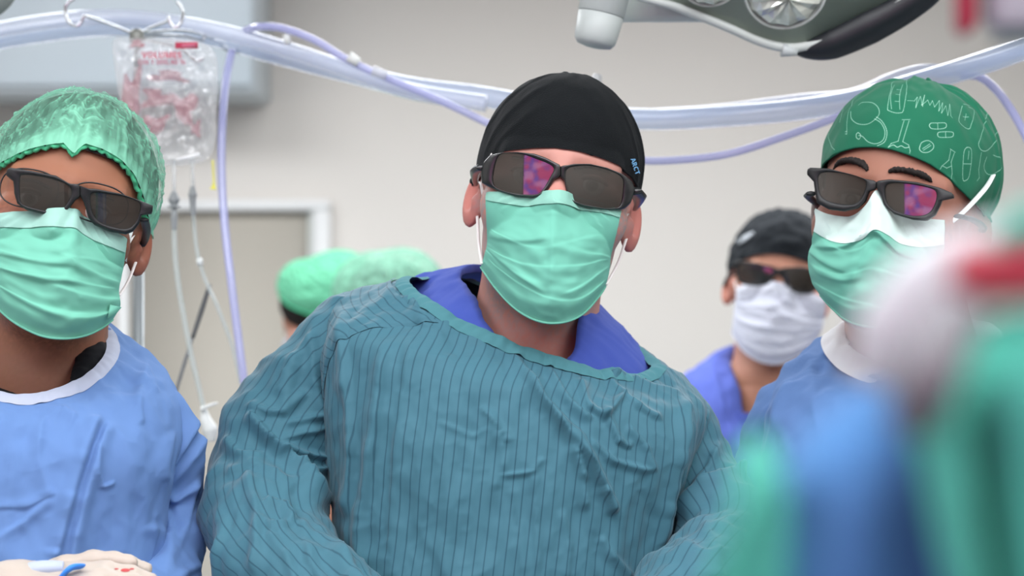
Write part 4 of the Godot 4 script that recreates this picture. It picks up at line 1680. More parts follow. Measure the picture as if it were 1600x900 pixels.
# ------------------------------------------------------------------ the person on the right
func person_with_printed_cap() -> void:
	var t := head_at(1406, 330, 2.55, -19, 2, -9, 1.077)
	var base := Vector3(at(1420, 0, 2.60).x, 0, -2.60)
	var p := thing("person", "person at the right in a green cap printed with white line drawings of medical things", "person", base)
	p.set_meta("lid", rgb(120, 84, 72))
	var neck := at(1425, 545, 2.62)
	var sl := at(1250, 640, 2.64)
	var sr := at(1600, 640, 2.68)
	var hip := Vector3(base.x, 0.98, -2.68)
	standing_bones(t, neck, sl, sr, hip)
	bone(at(1245, 670, 2.64), at(1200, 860, 2.64), 0.028, 0.03, 0.03)
	bone(at(1610, 670, 2.64), at(1655, 860, 2.64), 0.028, 0.03, 0.03)
	var tone := skin_tone(lin(150, 104, 88), lin(168, 108, 96), lin(84, 70, 64), 0.5, lin(160, 112, 96))
	put("body", skin_bag(t, neck, tone, 0.0031).mesh(), paint["skin"], p)
	eyes(p, t)
	var bm := mat("black brow", rgb(26, 20, 18), 0.9)
	for q in [[[1300, 262], [1312, 252], [1328, 250], [1348, 256], [1360, 268]], [[1392, 272], [1402, 268], [1425, 270], [1445, 276], [1455, 284]]]:
		var pts := []
		for k in q:
			var l := on_head(t, k[0], k[1], 0.08)
			pts.append([l.x, l.y, 0.0925 - 8.5 * l.x * l.x])
		brow(p, t, pts, [0.0025, 0.0058, 0.0066, 0.0062, 0.003], bm)
	# grey hair at the temple
	put("hair", tube([t * Vector3(-0.078, 0.02, 0.015), t * Vector3(-0.079, -0.01, 0.012), t * Vector3(-0.076, -0.035, 0.012)], [0.006, 0.008, 0.003], 10, 6, true, 0.5).mesh(), cloth("grey hair", rgb(128, 118, 112), 0.3), p)
	var rad := Vector3(0.079, 0.0915, 0.103)
	var keys := edge_keys(t, rad, [[1284, 262], [1297, 250], [1315, 238], [1340, 231], [1368, 230], [1395, 234], [1425, 244], [1452, 256], [1475, 272], [1495, 292], [1515, 312]], 2.0)
	var folds := [[-0.2, 0.12, 0.0, 0.5, 0.05, 0.0012], [0.5, 0.05, 1.2, 0.35, 0.06, 0.003], [1.1, 0.1, 1.5, 0.9, 0.08, 0.003], [1.6, 0.2, 1.8, 0.9, 0.08, 0.003], [0.3, 0.02, 0.9, 0.12, 0.04, 0.003], [2.0, 0.2, 2.1, 0.9, 0.08, 0.003]]
	var puff := func(phi: float, s: float) -> float:
		var h := 0.0025 + 0.005 * sin(PI * s) + 0.0022 * crumple.get_noise_2d(phi * 2.0 + 5, s * 3.0) + 0.004 * smooth(0.8, 1.6, phi) * sin(PI * s)
		h += 0.0035 * exp(-pow((s - 0.2) / 0.12, 2)) * (0.5 + 0.5 * sin(phi * 5.0 + 1.0))
		for f in folds:
			h += stroke(f, phi, s)
		return h
	var green := cloth("printed green cotton", Color.WHITE, 0.2)
	green.albedo_texture = cap_print(t, rad)
	var cap := put("printed_cap", cap_dome(t, rad, keys, puff, null, 220, 100).mesh(), green, p)
	var hem := []
	for i in 120:
		var phi := -PI + TAU * i / 120
		var dir := dome_dir(phi, edge_angle(keys, phi))
		hem.append(t * (Vector3(0, 0.03, -0.012) + dir * (dome_r(dir, rad) + 0.002)))
	hem.append(hem[0])
	put("hem", tube(hem, [0.0012], 6, 1, false).mesh(), cloth("green hem", rgb(30, 92, 70), 0.1), cap)
	var g := {"tilt": 0.09, "ox": 1240.0, "oy": 110.0, "s": 3.3333, "z": 0.112, "wrap": 0.3, "thick": 0.006, "bow": 0.4, "lens": [
		[[136, 538], [230, 531], [350, 560], [376, 598], [346, 670], [302, 697], [220, 691], [152, 664], [131, 620]],
		[[488, 590], [580, 588], [700, 610], [741, 634], [736, 690], [702, 742], [640, 757], [570, 746], [500, 710], [476, 650]]],
		"outer": [
		[[430, 574], [380, 566], [300, 540], [180, 510], [76, 505], [68, 520], [70, 552], [102, 572], [106, 605], [120, 690], [180, 722], [260, 732], [332, 716], [372, 680], [392, 628], [430, 615]],
		[[430, 574], [500, 566], [640, 580], [760, 610], [832, 640], [832, 668], [776, 662], [762, 700], [736, 752], [690, 782], [620, 776], [520, 746], [470, 700], [450, 642], [430, 615]]],
		"temples": [[[-0.066, -0.004, 0.098], [-0.076, -0.004, 0.06], [-0.077, -0.006, 0.0], [-0.076, -0.008, -0.01]], [[0.072, -0.006, 0.098], [0.079, -0.004, 0.06], [0.08, -0.004, 0.0], [0.078, -0.008, -0.01]]], "arm": [0.0055, 0.005, 0.004]}
	glasses(p, t, g, paint["matt black plastic"], paint["dark stereo lens"])
	var md := {"seed": 15.0, "wrap": 0.066, "band": 0.30, "mid": 0.44, "pleats": [0.34, 0.6, 0.8],
		"top": [[1279, 329], [1300, 338], [1330, 338], [1352, 322], [1369, 298], [1385, 308], [1402, 330], [1440, 344], [1484, 350]],
		"right": [[1484, 350], [1480, 390], [1470, 430], [1452, 468]],
		"bottom": [[1282, 462], [1300, 482], [1325, 502], [1360, 512], [1395, 510], [1425, 494], [1452, 468]],
		"left": [[1279, 329], [1282, 352], [1270, 378], [1262, 408], [1268, 440], [1282, 462]],
		"profile": [0.112, 0.122, 0.128, 0.128, 0.124, 0.116, 0.1],
		"creases": [[0.05, 0.42, 0.36, 0.26, 0.05, 0.006], [0.36, 0.26, 0.8, 0.40, 0.05, 0.006], [0.0, 0.5, 0.3, 0.55, 0.05, 0.004], [0.1, 0.65, 0.4, 0.62, 0.05, 0.003]]}
	var fm := face_mask(p, t, md, paint["mint mask"], mask_cloth("white mask band", rgb(206, 226, 220)), [], paint["white elastic"])
	var strap := [t * on_head(t, 1462, 364, 0.064), t * on_head(t, 1476, 355, 0.056)]
	for q in [[1490, 343], [1508, 327], [1526, 308], [1540, 291], [1550, 274]]:
		var dd := on_dome(t, q[0], q[1], rad + Vector3.ONE * 0.010)
		var dir := dome_dir(dd.x, dd.y)
		strap.append(t * (Vector3(0, 0.03, -0.012) + dir * (dome_r(dir, rad) + 0.0115)))
	put("head_strap", tube(strap, [0.0036, 0.0042, 0.0042, 0.0042, 0.003], 10, 8, true, 0.35).mesh(), mat("white strap", rgb(218, 226, 224), 0.7), fm)
	# gown and white collar
	var m: StandardMaterial3D = paint["pale blue gown cloth"]
	var rings := [
		[1425, 540, 2.60, 110, 0.075, 0.09, 0.0, 0.03, 2.0],
		[1425, 556, 2.60, 140, 0.088, 0.10, 0.0, 0.04, 2.05],
		[1428, 600, 2.60, 215, 0.115, 0.115, 0.0, 0.03, 2.2],
		[1428, 700, 2.60, 240, 0.13, 0.12, 0.0, 0.015, 2.64],
		[1428, 820, 2.60, 225, 0.14, 0.12, 0.0, 0.006, 2.64],
		[1428, 940, 2.60, 225, 0.15, 0.12, 0.0, 0.0, 2.3],
		[1428, 1080, 2.60, 230, 0.15, 0.12, 0.0, 0.0, 2.3],
		[1428, 1300, 2.60, 245, 0.15, 0.13, 0.0, 0.0, 2.2],
		[1428, 1650, 2.60, 265, 0.155, 0.15, 0.0, 0.0, 2.1],
		[1428, 2150, 2.60, 290, 0.16, 0.16, 0.0, 0.0, 2.1]]
	var c := torso(rings, [8, 14, 20, 24, 20, 6, 5, 5, 5], 120, 40, 0.1)
	face_out(c, at(1428, 700, 2.60))
	fold(c, strokes_at([[[1250, 600, 1230, 660, 1210, 720], 9, 4.0], [[1290, 570, 1280, 640, 1290, 700], 10, 3.0]], 2.49), 0.004, 14.0)
	var gown := put("surgical_gown", cloth_bag(c).mesh(), m, p)
	normals_of(c, true)
	face_out(c, at(1428, 700, 2.60))
	put("neck_binding", binding(c, 0, 0.012, 0.0016).mesh(), paint["white binding"], gown)
	for s in [-1, 1]:
		var a := sleeve([[1428 + 150 * s, 620, 2.63, 45], [1428 + 190 * s, 650, 2.63, 62], [1428 + 222 * s, 720, 2.64, 58], [1428 + 236 * s, 810, 2.64, 52], [1428 + 220 * s, 900, 2.60, 54], [1428 + 150 * s, 980, 2.52, 50]], 70, 50, 1.0, 0.1)
		fold(a, strokes_at([[[1175, 690, 1200, 640, 1235, 600], 9, 4.0]], 2.58) if s < 0 else [], 0.005, 14.0)
		put("sleeve", cloth_bag(a).mesh(), m, gown)
	sheet_between(p, "undershirt", [[1330, 505, 2.64], [1335, 545, 2.57], [1425, 580, 2.54], [1500, 545, 2.57], [1510, 505, 2.64], [1425, 485, 2.71]], [[1292, 520, 2.62], [1315, 580, 2.55], [1425, 610, 2.53], [1530, 580, 2.56], [1560, 520, 2.64], [1425, 500, 2.73]], cloth("white undershirt", rgb(225, 228, 230), 0.2), 8, 0.004)
	shoes(p, hip, paint["white clog"])

# White line drawings on green cloth, laid out round the dome.
func cap_print(t: Transform3D, rad: Vector3) -> ImageTexture:
	var w := 1536
	var h := 768
	var im := Image.create_empty(w, h, false, Image.FORMAT_RGB8)
	im.fill(rgb(33, 104, 78))
	var ink := rgb(190, 222, 204)
	var lay := func(x: float, y: float) -> Vector2:
		var q := on_dome(t, 1240.0 + x / 3.3333, 110.0 + y / 3.3333, rad)
		return Vector2((q.x / TAU + 0.5) * w, q.y / PI * h)
	var lines := [
		[[355, 210], [375, 196], [420, 195], [450, 220], [455, 250], [430, 275], [390, 292], [345, 290], [318, 270], [320, 240]],
		[[430, 270], [462, 290], [480, 330], [470, 370], [435, 387], [395, 378], [365, 350], [345, 345]], [[440, 262], [470, 285], [490, 330], [478, 378], [440, 398]],
		[[335, 340], [345, 332], [356, 345], [346, 362], [334, 355], [335, 340]], [[335, 130], [325, 215], [290, 330]], [[282, 330], [290, 328], [290, 342], [282, 340]],
		[[520, 100], [545, 85], [590, 88], [575, 220], [550, 240], [505, 235], [497, 215], [520, 100]], [[530, 110], [515, 225]], [[570, 110], [555, 225]], [[540, 130], [560, 132]], [[536, 160], [556, 162]], [[532, 190], [552, 192]],
		[[592, 190], [625, 192], [640, 170], [632, 222], [655, 165], [665, 215], [675, 160], [660, 210], [690, 185], [700, 210], [712, 190], [722, 220], [745, 190], [742, 240], [760, 200], [755, 250], [775, 215], [785, 262], [795, 205], [800, 262], [808, 272]],
		[[565, 270], [605, 272]], [[575, 275], [545, 372]], [[600, 277], [568, 375]], [[545, 372], [510, 385], [495, 405]], [[568, 375], [598, 392], [606, 420], [602, 440]], [[495, 405], [520, 392], [540, 402], [560, 395], [580, 405], [600, 402]],
		[[700, 300], [712, 292], [770, 292], [782, 304], [772, 316], [715, 318], [700, 308], [700, 300]], [[740, 292], [742, 316]], [[742, 342], [752, 332], [808, 334], [818, 346], [808, 358], [752, 356], [742, 342]], [[780, 333], [782, 357]],
		[[655, 400], [665, 380], [695, 372], [720, 388], [722, 410], [700, 428], [670, 430], [653, 415], [655, 400]], [[668, 412], [705, 388]], [[672, 420], [710, 396]],
		[[855, 215], [850, 240], [840, 280], [850, 300], [890, 322], [900, 300], [905, 245], [880, 225]], [[862, 262], [885, 268]], [[874, 252], [872, 280]], [[858, 210], [886, 218]],
		[[805, 415], [830, 432]], [[808, 420], [800, 470], [765, 500], [755, 520]], [[826, 435], [812, 480], [818, 540], [812, 565]], [[770, 500], [790, 510], [812, 500]],
		[[880, 412], [895, 415], [903, 440], [900, 545], [885, 572], [870, 560], [868, 440], [880, 412]], [[869, 490], [902, 492]], [[890, 430], [888, 470]],
		[[940, 250], [955, 260], [940, 360], [930, 400], [945, 430], [970, 430], [990, 390], [990, 300], [975, 270]], [[945, 440], [940, 520], [945, 560], [935, 575]], [[970, 460], [965, 510], [985, 545], [1010, 530], [1012, 480], [990, 455]],
		[[210, 300], [205, 340], [210, 400], [230, 420]], [[280, 210], [275, 260], [262, 290]]]
	for line in lines:
		var l: Array = line
		if l.size() >= 5 and l.size() < 15:
			l = []
			for q in curve(line.map(func(q): return Vector3(q[0], q[1], 0)), line.size() * 4):
				l.append([q.x, q.y])
		for k in l.size() - 1:
			var a: Vector2 = lay.call(l[k][0], l[k][1])
			var b: Vector2 = lay.call(l[k + 1][0], l[k + 1][1])
			if a.distance_to(b) < 220:
				ink_line(im, a, b, 0.75, ink)
	return ImageTexture.create_from_image(im)

func ink_line(im: Image, a: Vector2, b: Vector2, r: float, c: Color) -> void:
	for y in range(int(minf(a.y, b.y) - 3), int(maxf(a.y, b.y) + 4)):
		for x in range(int(minf(a.x, b.x) - 3), int(maxf(a.x, b.x) + 4)):
			if x < 0 or y < 0 or x >= im.get_width() or y >= im.get_height():
				continue
			var q := Vector2(x, y)
			var d := q.distance_to(Geometry2D.get_closest_point_to_segment(q, a, b))
			var s := clampf(r + 0.5 - d, 0.0, 1.0) * 0.7
			if s > 0.0:
				im.set_pixel(x, y, im.get_pixel(x, y).lerp(c, s))

# ------------------------------------------------------------------ staff further back
func far_person() -> void:
	var d := 4.0
	var t := head_at(1217, 448, d, 0, 5, -8, 1.02)
	var base := Vector3(at(1200, 0, d).x, 0, -d)
	var p := thing("person", "person further back in charcoal cap, stereo glasses, white mask and blue V-neck scrubs", "person", base)
	p.set_meta("lid", rgb(150, 110, 96))
	var neck := at(1205, 590, d)
	var sl := at(1080, 640, d)
	var sr := at(1345, 640, d)
	var hip := Vector3(base.x, 0.98, -d - 0.02)
	standing_bones(t, neck, sl, sr, hip)
	bone(neck + Vector3(0, -0.04, 0.03), neck + Vector3(0, -0.2, 0.05), 0.06, 0.09, 0.05)
	bone(sl, at(1060, 860, d), 0.045, 0.04, 0.03)
	bone(sr, at(1370, 860, d), 0.045, 0.04, 0.03)
	var tone := skin_tone(lin(190, 138, 116), lin(200, 130, 116), lin(150, 130, 120), 0.3, lin(178, 126, 104))
	put("body", skin_bag(t, neck, tone, 0.0055).mesh(), paint.get("skin", skin_material()), p)
	eyes(p, t)
	var rad := Vector3(0.0785, 0.0905, 0.1025)
	var keys := edge_keys(t, rad, [[1146, 420], [1160, 408], [1180, 400], [1205, 397], [1230, 400], [1255, 408], [1280, 420], [1290, 440]], 1.95)
	var puff := func(phi: float, s: float) -> float: return 0.003 + 0.003 * sin(PI * s) + 0.004 * crumple.get_noise_2d(phi * 2.6 + 3.0, s * 4.0)
	var dark := cloth("charcoal cap cloth", rgb(32, 36, 40), 0.3)
	var cap := put("surgical_cap", cap_dome(t, rad, keys, puff, null, 120, 60).mesh(), dark, p)
	var v := PackedVector3Array()
	for q in [[1156, 378], [1180, 366], [1183, 372], [1160, 385]]:
		var dd := on_dome(t, q[0], q[1], rad)
		var dir := dome_dir(dd.x, dd.y)
		v.append(t * (Vector3(0, 0.03, -0.012) + dir * (dome_r(dir, rad) + 0.0075)))
	put("cloth_mark", slab(v, Vector3(0, 0, -0.0008)).mesh(), mat("grey mark", rgb(150, 156, 162), 0.7), cap)
	# glasses traced in the crop that shows this person
	var g := {"ox": 1060.0, "oy": 300.0, "s": 2.6465, "z": 0.108, "wrap": 0.2, "thick": 0.006, "bow": 0.4, "lens": [
		[[258, 300], [320, 303], [385, 318], [388, 345], [362, 372], [320, 378], [270, 370], [250, 345]],
		[[448, 322], [510, 320], [560, 330], [585, 345], [570, 385], [545, 408], [500, 410], [455, 388], [442, 350]]],
		"outer": [
		[[415, 318], [390, 308], [320, 290], [235, 282], [226, 300], [238, 330], [245, 370], [270, 382], [325, 388], [372, 380], [400, 350], [415, 342]],
		[[415, 318], [440, 312], [510, 308], [580, 322], [612, 335], [610, 352], [592, 365], [580, 400], [550, 420], [500, 420], [448, 398], [430, 355], [415, 342]]],
		"temples": [[[-0.078, 0.002, 0.09], [-0.084, 0.0, 0.05], [-0.084, -0.004, 0.0], [-0.083, -0.012, -0.03]], [[0.078, 0.002, 0.09], [0.084, 0.0, 0.05], [0.084, -0.004, 0.0], [0.083, -0.012, -0.03]]]}
	glasses(p, t, g, mat("matt black plastic", rgb(22, 23, 25), 0.5), lens_material())
	var md := {"seed": 21.0, "wrap": 0.066, "band": 0.12,
		"top": [[1150, 450], [1175, 443], [1200, 440], [1215, 441], [1235, 448], [1262, 458], [1292, 474]],
		"right": [[1292, 474], [1288, 495], [1284, 515], [1276, 532]],
		"bottom": [[1143, 520], [1158, 545], [1180, 562], [1205, 569], [1230, 566], [1255, 552], [1276, 532]],
		"left": [[1150, 450], [1148, 475], [1145, 500], [1143, 520]],
		"creases": [[0.0, 0.35, 0.45, 0.3, 0.06, 0.004], [1.0, 0.5, 0.55, 0.35, 0.06, 0.004], [0.1, 0.6, 0.5, 0.55, 0.06, 0.004], [0.3, 0.75, 0.7, 0.7, 0.06, 0.003]]}
	face_mask(p, t, md, mask_cloth("white mask", rgb(208, 212, 226)), mask_cloth("white mask top", rgb(214, 218, 230)), [
		[[1151, 452, 0.045], [1148, 440, 0.01], [1146, 430, -0.01]], [[1291, 476, 0.045], [1298, 468, 0.01], [1302, 462, -0.01]]], mat("white elastic", rgb(232, 228, 226), 0.7))
	# scrubs with a V-neck
	var m := cloth("violet blue scrubs", rgb(88, 104, 184), 0.3)
	sheet_between(p, "scrub_shirt", [[1140, 558, 4.02], [1150, 600, 3.94], [1172, 672, 3.88], [1215, 640, 3.88], [1262, 590, 3.92], [1272, 556, 4.0], [1240, 535, 4.08], [1170, 535, 4.08]], [[1072, 590, 4.02], [1075, 680, 3.9], [1130, 760, 3.86], [1215, 780, 3.85], [1300, 760, 3.86], [1352, 680, 3.9], [1355, 590, 4.02], [1210, 560, 4.12]], m, 24, 0.014, strokes_at([[[1120, 580, 1130, 640, 1150, 700], 8, 5.0], [[1095, 600, 1100, 660, 1120, 720], 8, 4.0]], 3.9))
	var c := torso([[1212, 640, 4.0, 135, 0.12, 0.11, 0, 0.0, 2.2], [1212, 760, 4.0, 142, 0.135, 0.11, 0, 0, 2.3], [1212, 950, 4.0, 135, 0.14, 0.11, 0, 0, 2.2], [1212, 1700, 4.0, 170, 0.15, 0.13, 0, 0, 2.1]], [12, 12, 12], 80, 30, 0.1)
	face_out(c, at(1212, 760, 4.0))
	fold(c, [], 0.004, 12.0)
	put("scrub_skirt", cloth_bag(c).mesh(), m, p)
	for s in [-1, 1]:
		var a := sleeve([[1212 + 90 * s, 615, 4.02, 35], [1212 + 118 * s, 630, 4.02, 48], [1212 + 142 * s, 690, 4.02, 46], [1212 + 152 * s, 770, 4.02, 48]], 40, 36, 1.0, 0.1)
		fold(a, [], 0.004, 14.0)
		put("sleeve", cloth_bag(a).mesh(), m, p)
	shoes(p, hip, mat("white clog", rgb(225, 225, 225), 0.5))

func skin_material() -> StandardMaterial3D:
	var skin := tinted("skin", 0.55)
	skin.subsurf_scatter_enabled = true
	skin.subsurf_scatter_strength = 0.08
	skin.metallic_specular = 0.35
	return skin

func lens_material() -> StandardMaterial3D:
	var m := clear("dark stereo lens", rgb(50, 46, 42), 0.955, 0.03)
	m.metallic_specular = 0.9
	return m

func staff_behind() -> void:
	mat("white elastic", rgb(232, 228, 226), 0.7)
	for k in 2:
		var d := 5.2 if k == 0 else 4.9
		var t := head_at(512, 500, d, -105, -16, 4, 1.0) if k == 0 else head_at(616, 503, d, 152, 0, 2, 1.02)
		var base := Vector3(t.origin.x, 0, -d)
		var p := thing("person", "person far behind facing left, light green bouffant cap over dark hair" if k == 0 else "person far behind, turned away, pale green bouffant cap just above the teal shoulder", "person", base)
		p.set_meta("lid", rgb(150, 110, 96))
		var neck := t * Vector3(0, -0.16, -0.04)
		var sl := neck + Vector3(-0.11, -0.09, 0)
		var sr := neck + Vector3(0.11, -0.09, 0)
		var hip := Vector3(base.x, 0.98, base.z)
		standing_bones(t, neck, sl, sr, hip)
		var tone := skin_tone(lin(180, 130, 110), lin(190, 124, 110), lin(90, 70, 60), 0.3, lin(170, 120, 100))
		put("body", skin_bag(t, neck, tone, 0.007).mesh(), skin_material(), p)
		eyes(p, t)
		var rad := Vector3(0.0785, 0.0905, 0.1025)
		var hk := [Vector2(-PI, 1.95), Vector2(-1.4, 2.3), Vector2(-0.7, 1.75), Vector2(-0.3, 1.2), Vector2(0, 1.1), Vector2(0.3, 1.2), Vector2(0.7, 1.75), Vector2(1.4, 2.3)]
		var hp := func(phi: float, s: float) -> float: return 0.004 + 0.0012 * crumple.get_noise_2d(phi * 14.0, s * 3.0)
		put("hair", cap_dome(t, rad, hk, hp, null, 60, 30).mesh(), cloth("dark hair", rgb(30, 27, 26), 0.3), p)
		far_bouffant(p, t, k)
		var md := {"seed": 30.0 + k, "wrap": 0.066, "top": [], "bottom": [], "left": [], "right": []}
		white_mask(p, t)
		# a green gown, most of it hidden
		var m := cloth("mint gown cloth", rgb(150, 210, 190), 0.2)
		var px := base.x * F / d + 800.0
		var ny := 450.0 - (neck.y - EYE) * F / d
		var c := torso([[px, ny + 12, d, 50, 0.07, 0.08, 0, 0.02, 2.0], [px, ny + 40, d, 76, 0.1, 0.1, 0, 0.02, 2.1], [px, ny + 110, d, 98, 0.12, 0.12, 0, 0.01, 2.3], [px, ny + 350, d, 105, 0.13, 0.13, 0, 0, 2.3], [px, ny + 900, d, 125, 0.15, 0.15, 0, 0, 2.1]], [8, 10, 12, 12], 60, 30, 0.1)
		face_out(c, at(px, ny + 200, d))
		fold(c, [], 0.005, 12.0)
		put("surgical_gown", cloth_bag(c).mesh(), m, p)
		shoes(p, hip, mat("white clog", rgb(225, 225, 225), 0.5))

func white_mask(p: Node3D, t: Transform3D) -> void:
	var v := PackedVector3Array()
	for j in 24:
		for i in 30:
			var a := lerpf(-1.15, 1.15, i / 29.0)
			var y := lerpf(-0.018, -0.125, j / 23.0)
			var r := 0.112 - 0.03 * pow(j / 23.0, 3) + 0.002 * sin(j * 1.6)
			v.append(t * Vector3(0.075 * sin(a), y + 0.012 * absf(a), -0.005 + r * cos(a) + 0.004 * exp(-a * a * 6.0)))
	var o := put("face_mask", sheet(v, 24, 30).outward().mesh(), mask_cloth("white mask", rgb(208, 212, 226)), p)
	for s in [-1, 1]:
		put("ear_loop", tube([t * Vector3(0.07 * s, -0.02, 0.04), t * Vector3(0.078 * s, 0.0, 0.0), t * Vector3(0.08 * s, 0.02, -0.02)], [0.002], 6, 6).mesh(), paint["white elastic"], o)

func far_bouffant(p: Node3D, t: Transform3D, k: int) -> void:
	var rad := Vector3(0.0805, 0.0925, 0.1045)
	var keys := [Vector2(-PI, 2.05), Vector2(-1.4, 1.72), Vector2(-0.6, 1.12), Vector2(0, 1.0), Vector2(0.6, 1.12), Vector2(1.4, 1.72)]
	if k == 1:
		keys = [Vector2(-PI, 2.1), Vector2(-1.4, 1.9), Vector2(0, 1.2), Vector2(1.4, 1.9)]
	var full := 0.016 if k == 0 else 0.026
	var puff := func(phi: float, s: float) -> float:
		var n := 1.0 - 2.2 * absf(crumple.get_noise_2d(phi * 3.2 + 40.0 * k, s * 5.0))
		return 0.003 + full * pow(sin(PI * clampf(s, 0.0, 1.0)), 0.6) * (1.2 if k == 0 else 1.0) + 0.005 * n * sin(PI * s)
	var shade := func(phi: float, s: float, _pf: float) -> Color:
		var n := 1.0 - 2.2 * absf(crumple.get_noise_2d(phi * 4.2 + 40.0 * k, s * 6.0))
		var a := (0.72 if k == 0 else 0.5) + 0.4 * pow(maxf(n, 0.0), 3.0) + 0.4 * smooth(0.7, 0.95, s)
		return Color(1, 1, 1, clampf(a, 0.0, 0.97))
	var m := mat("sheer bouffant far %d" % k, rgb(104, 190, 152) if k == 0 else rgb(122, 176, 152), 0.8)
	m.vertex_color_use_as_albedo = true
	m.transparency = BaseMaterial3D.TRANSPARENCY_ALPHA
	m.backlight_enabled = true
	m.backlight = Color(0.4, 0.4, 0.4)
	var cap := put("bouffant_cap", cap_dome(t, rad, keys, puff, shade, 140, 60).mesh(), m, p)
	var hem := []
	for i in 90:
		var phi := -PI + TAU * i / 90
		var dir := dome_dir(phi, edge_angle(keys, phi))
		hem.append(t * (Vector3(0, 0.03, -0.012) + dir * (dome_r(dir, rad) + 0.002)))
	hem.append(hem[0])
	put("elastic_hem", tube(hem, [0.005], 7, 1, false).mesh(), cloth("far hem", rgb(96, 214, 164)), cap)

# ------------------------------------------------------------------ equipment
func plane_point(x: float, y: float, o: Vector3, n: Vector3) -> Vector3:
	var e := Vector3(0, EYE, 0)
	var dir := (at(x, y, 3.0) - e).normalized()
	return e + dir * ((o - e).dot(n) / dir.dot(n))

func surgical_lamp() -> void:
	var d := 2.75
	var o := at(1200, 40, d)
	var n := Vector3(0.05, -0.55, 0.83).normalized()
	var p := thing("surgical_lamp", "grey surgical lamp with clear reflectors and black bumper, at the top edge", "surgical lamp", Vector3(o.x, 2.9, o.z))
	var shell := mat("lamp shell", rgb(204, 210, 206), 0.4)
	var under := mat("lamp underside", rgb(158, 168, 156), 0.35)
	var outline := []
	for q in [[965, -14], [1050, 18], [1130, 50], [1185, 74], [1225, 84], [1262, 82], [1310, 66], [1380, 30], [1440, -10], [1500, -90], [1520, -200], [1460, -310], [1300, -370], [1120, -330], [1000, -230], [950, -110]]:
		outline.append(plane_point(q[0], q[1], o, n))
	var rim := PackedVector3Array(curve(outline, 96, true))
	var inner := PackedVector3Array()
	var mid := Vector3.ZERO
	for q in rim:
		mid += q / rim.size()
	for q in rim:
		inner.append(q.lerp(mid, 0.085))
	# shell: a rolled rim that runs up into a shallow dome
	var v := PackedVector3Array()
	for k in 9:
		for i in rim.size():
			var out := (rim[i] - mid).normalized()
			var q := rim[i]
			match k:
				0: q = inner[i] - n * 0.006
				1: q = inner[i]
				2: q = rim[i] - out * 0.003
				3: q = rim[i] - n * 0.004
				4: q = rim[i] - n * 0.03
				5: q = rim[i].lerp(mid, 0.1) - n * 0.055
				6: q = rim[i].lerp(mid, 0.4) - n * 0.085
				7: q = rim[i].lerp(mid, 0.8) - n * 0.1
				8: q = mid - n * 0.102
			v.append(q)
	put("shell", sheet(v, 9, rim.size(), true).outward().mesh(), shell, p)
	var plate := PackedVector3Array()
	for q in inner:
		plate.append(q - n * 0.006)
	put("underside", slab(plate, -n * 0.004).mesh(), under, p)
	# faceted reflectors
	var mirror := mat("faceted reflector", rgb(214, 218, 210), 0.16, 0.45)
	for q in [[1228, -14, 60], [1110, -36, 46], [1350, -120, 55], [1010, -130, 40], [1190, -190, 60]]:
		var c := plane_point(q[0], q[1], o, n) + n * 0.004
		var r: float = q[2] * d / F
		var ax := Basis(n.cross(Vector3.UP).normalized(), n, n.cross(n.cross(Vector3.UP).normalized()))
		var prof := [[0.001, 0.014], [r * 0.25, 0.0135], [r * 0.5, 0.011], [r * 0.72, 0.0075], [r * 0.9, 0.003], [r, -0.006]]
		var b := lathe(prof, 22, Transform3D(ax, c))
		for i in b.v.size():
			b.v[i] += n * 0.002 * (1.0 if (i % 22) % 2 == 0 else -1.0)
		var refl := put("reflector", b.mesh(true), mirror, p)
		put("lens_ring", lathe([[r, -0.008], [r * 1.03, -0.002], [r * 1.07, 0.0], [r * 1.1, -0.008]], 40, Transform3D(ax, c)).mesh(), shell, refl)
	# black bumper along the right edge
	var bump := []
	for q in [[1238, 88], [1262, 90], [1300, 82], [1360, 55], [1420, 22], [1462, -12], [1512, -90], [1530, -200]]:
		bump.append(plane_point(q[0], q[1] - 8, o, n) - n * 0.012)
	put("bumper", tube(bump, [0.004, 0.013, 0.02, 0.022, 0.02, 0.018, 0.016, 0.01], 14, 8).mesh(), mat("black rubber", rgb(24, 27, 33), 0.45), p)
	put("bumper_clip", tube([plane_point(1222, 78, o, n), plane_point(1245, 82, o, n)], [0.008, 0.004], 10, 1).mesh(), mat("clip plastic", rgb(190, 196, 196), 0.4), p)
	# the sterile handle and the bar behind it
	var h0 := at(958, -60, d - 0.06)
	var h1 := at(930, 62, d - 0.06)
	var ax2 := (h1 - h0).normalized()
	var b2 := Basis(ax2.cross(Vector3.BACK).normalized(), ax2, ax2.cross(ax2.cross(Vector3.BACK).normalized()))
	var rr := 33.0 * d / F
	var ln := h0.distance_to(h1)
	var hm := mat("handle plastic", rgb(176, 183, 181), 0.45)
	var hd := put("handle", lathe([[rr * 1.12, -0.02], [rr * 1.1, ln * 0.66], [rr * 1.06, ln * 0.67]], 40, Transform3D(b2, h0)).mesh(), hm, p)
	put("grip", lathe([[rr * 1.02, ln * 0.672], [rr * 1.07, ln * 0.68], [rr * 1.0, ln * 0.95], [rr * 0.96, ln * 1.02], [rr * 0.8, ln * 1.075], [rr * 0.4, ln * 1.1], [0.0, ln * 1.105]], 40, Transform3D(b2, h0)).mesh(), hm, hd)
	put("crossbar", box(at(962, 36, d + 0.05), at(1140, -30, d + 0.02), 0.006).mesh(), shell, p)
	put("ceiling_arm", tube([mid - n * 0.09, mid + Vector3(0.02, 0.25, -0.1), Vector3(mid.x + 0.02, 2.9, mid.z - 0.1)], [0.035], 16, 8).mesh(), hm, p)

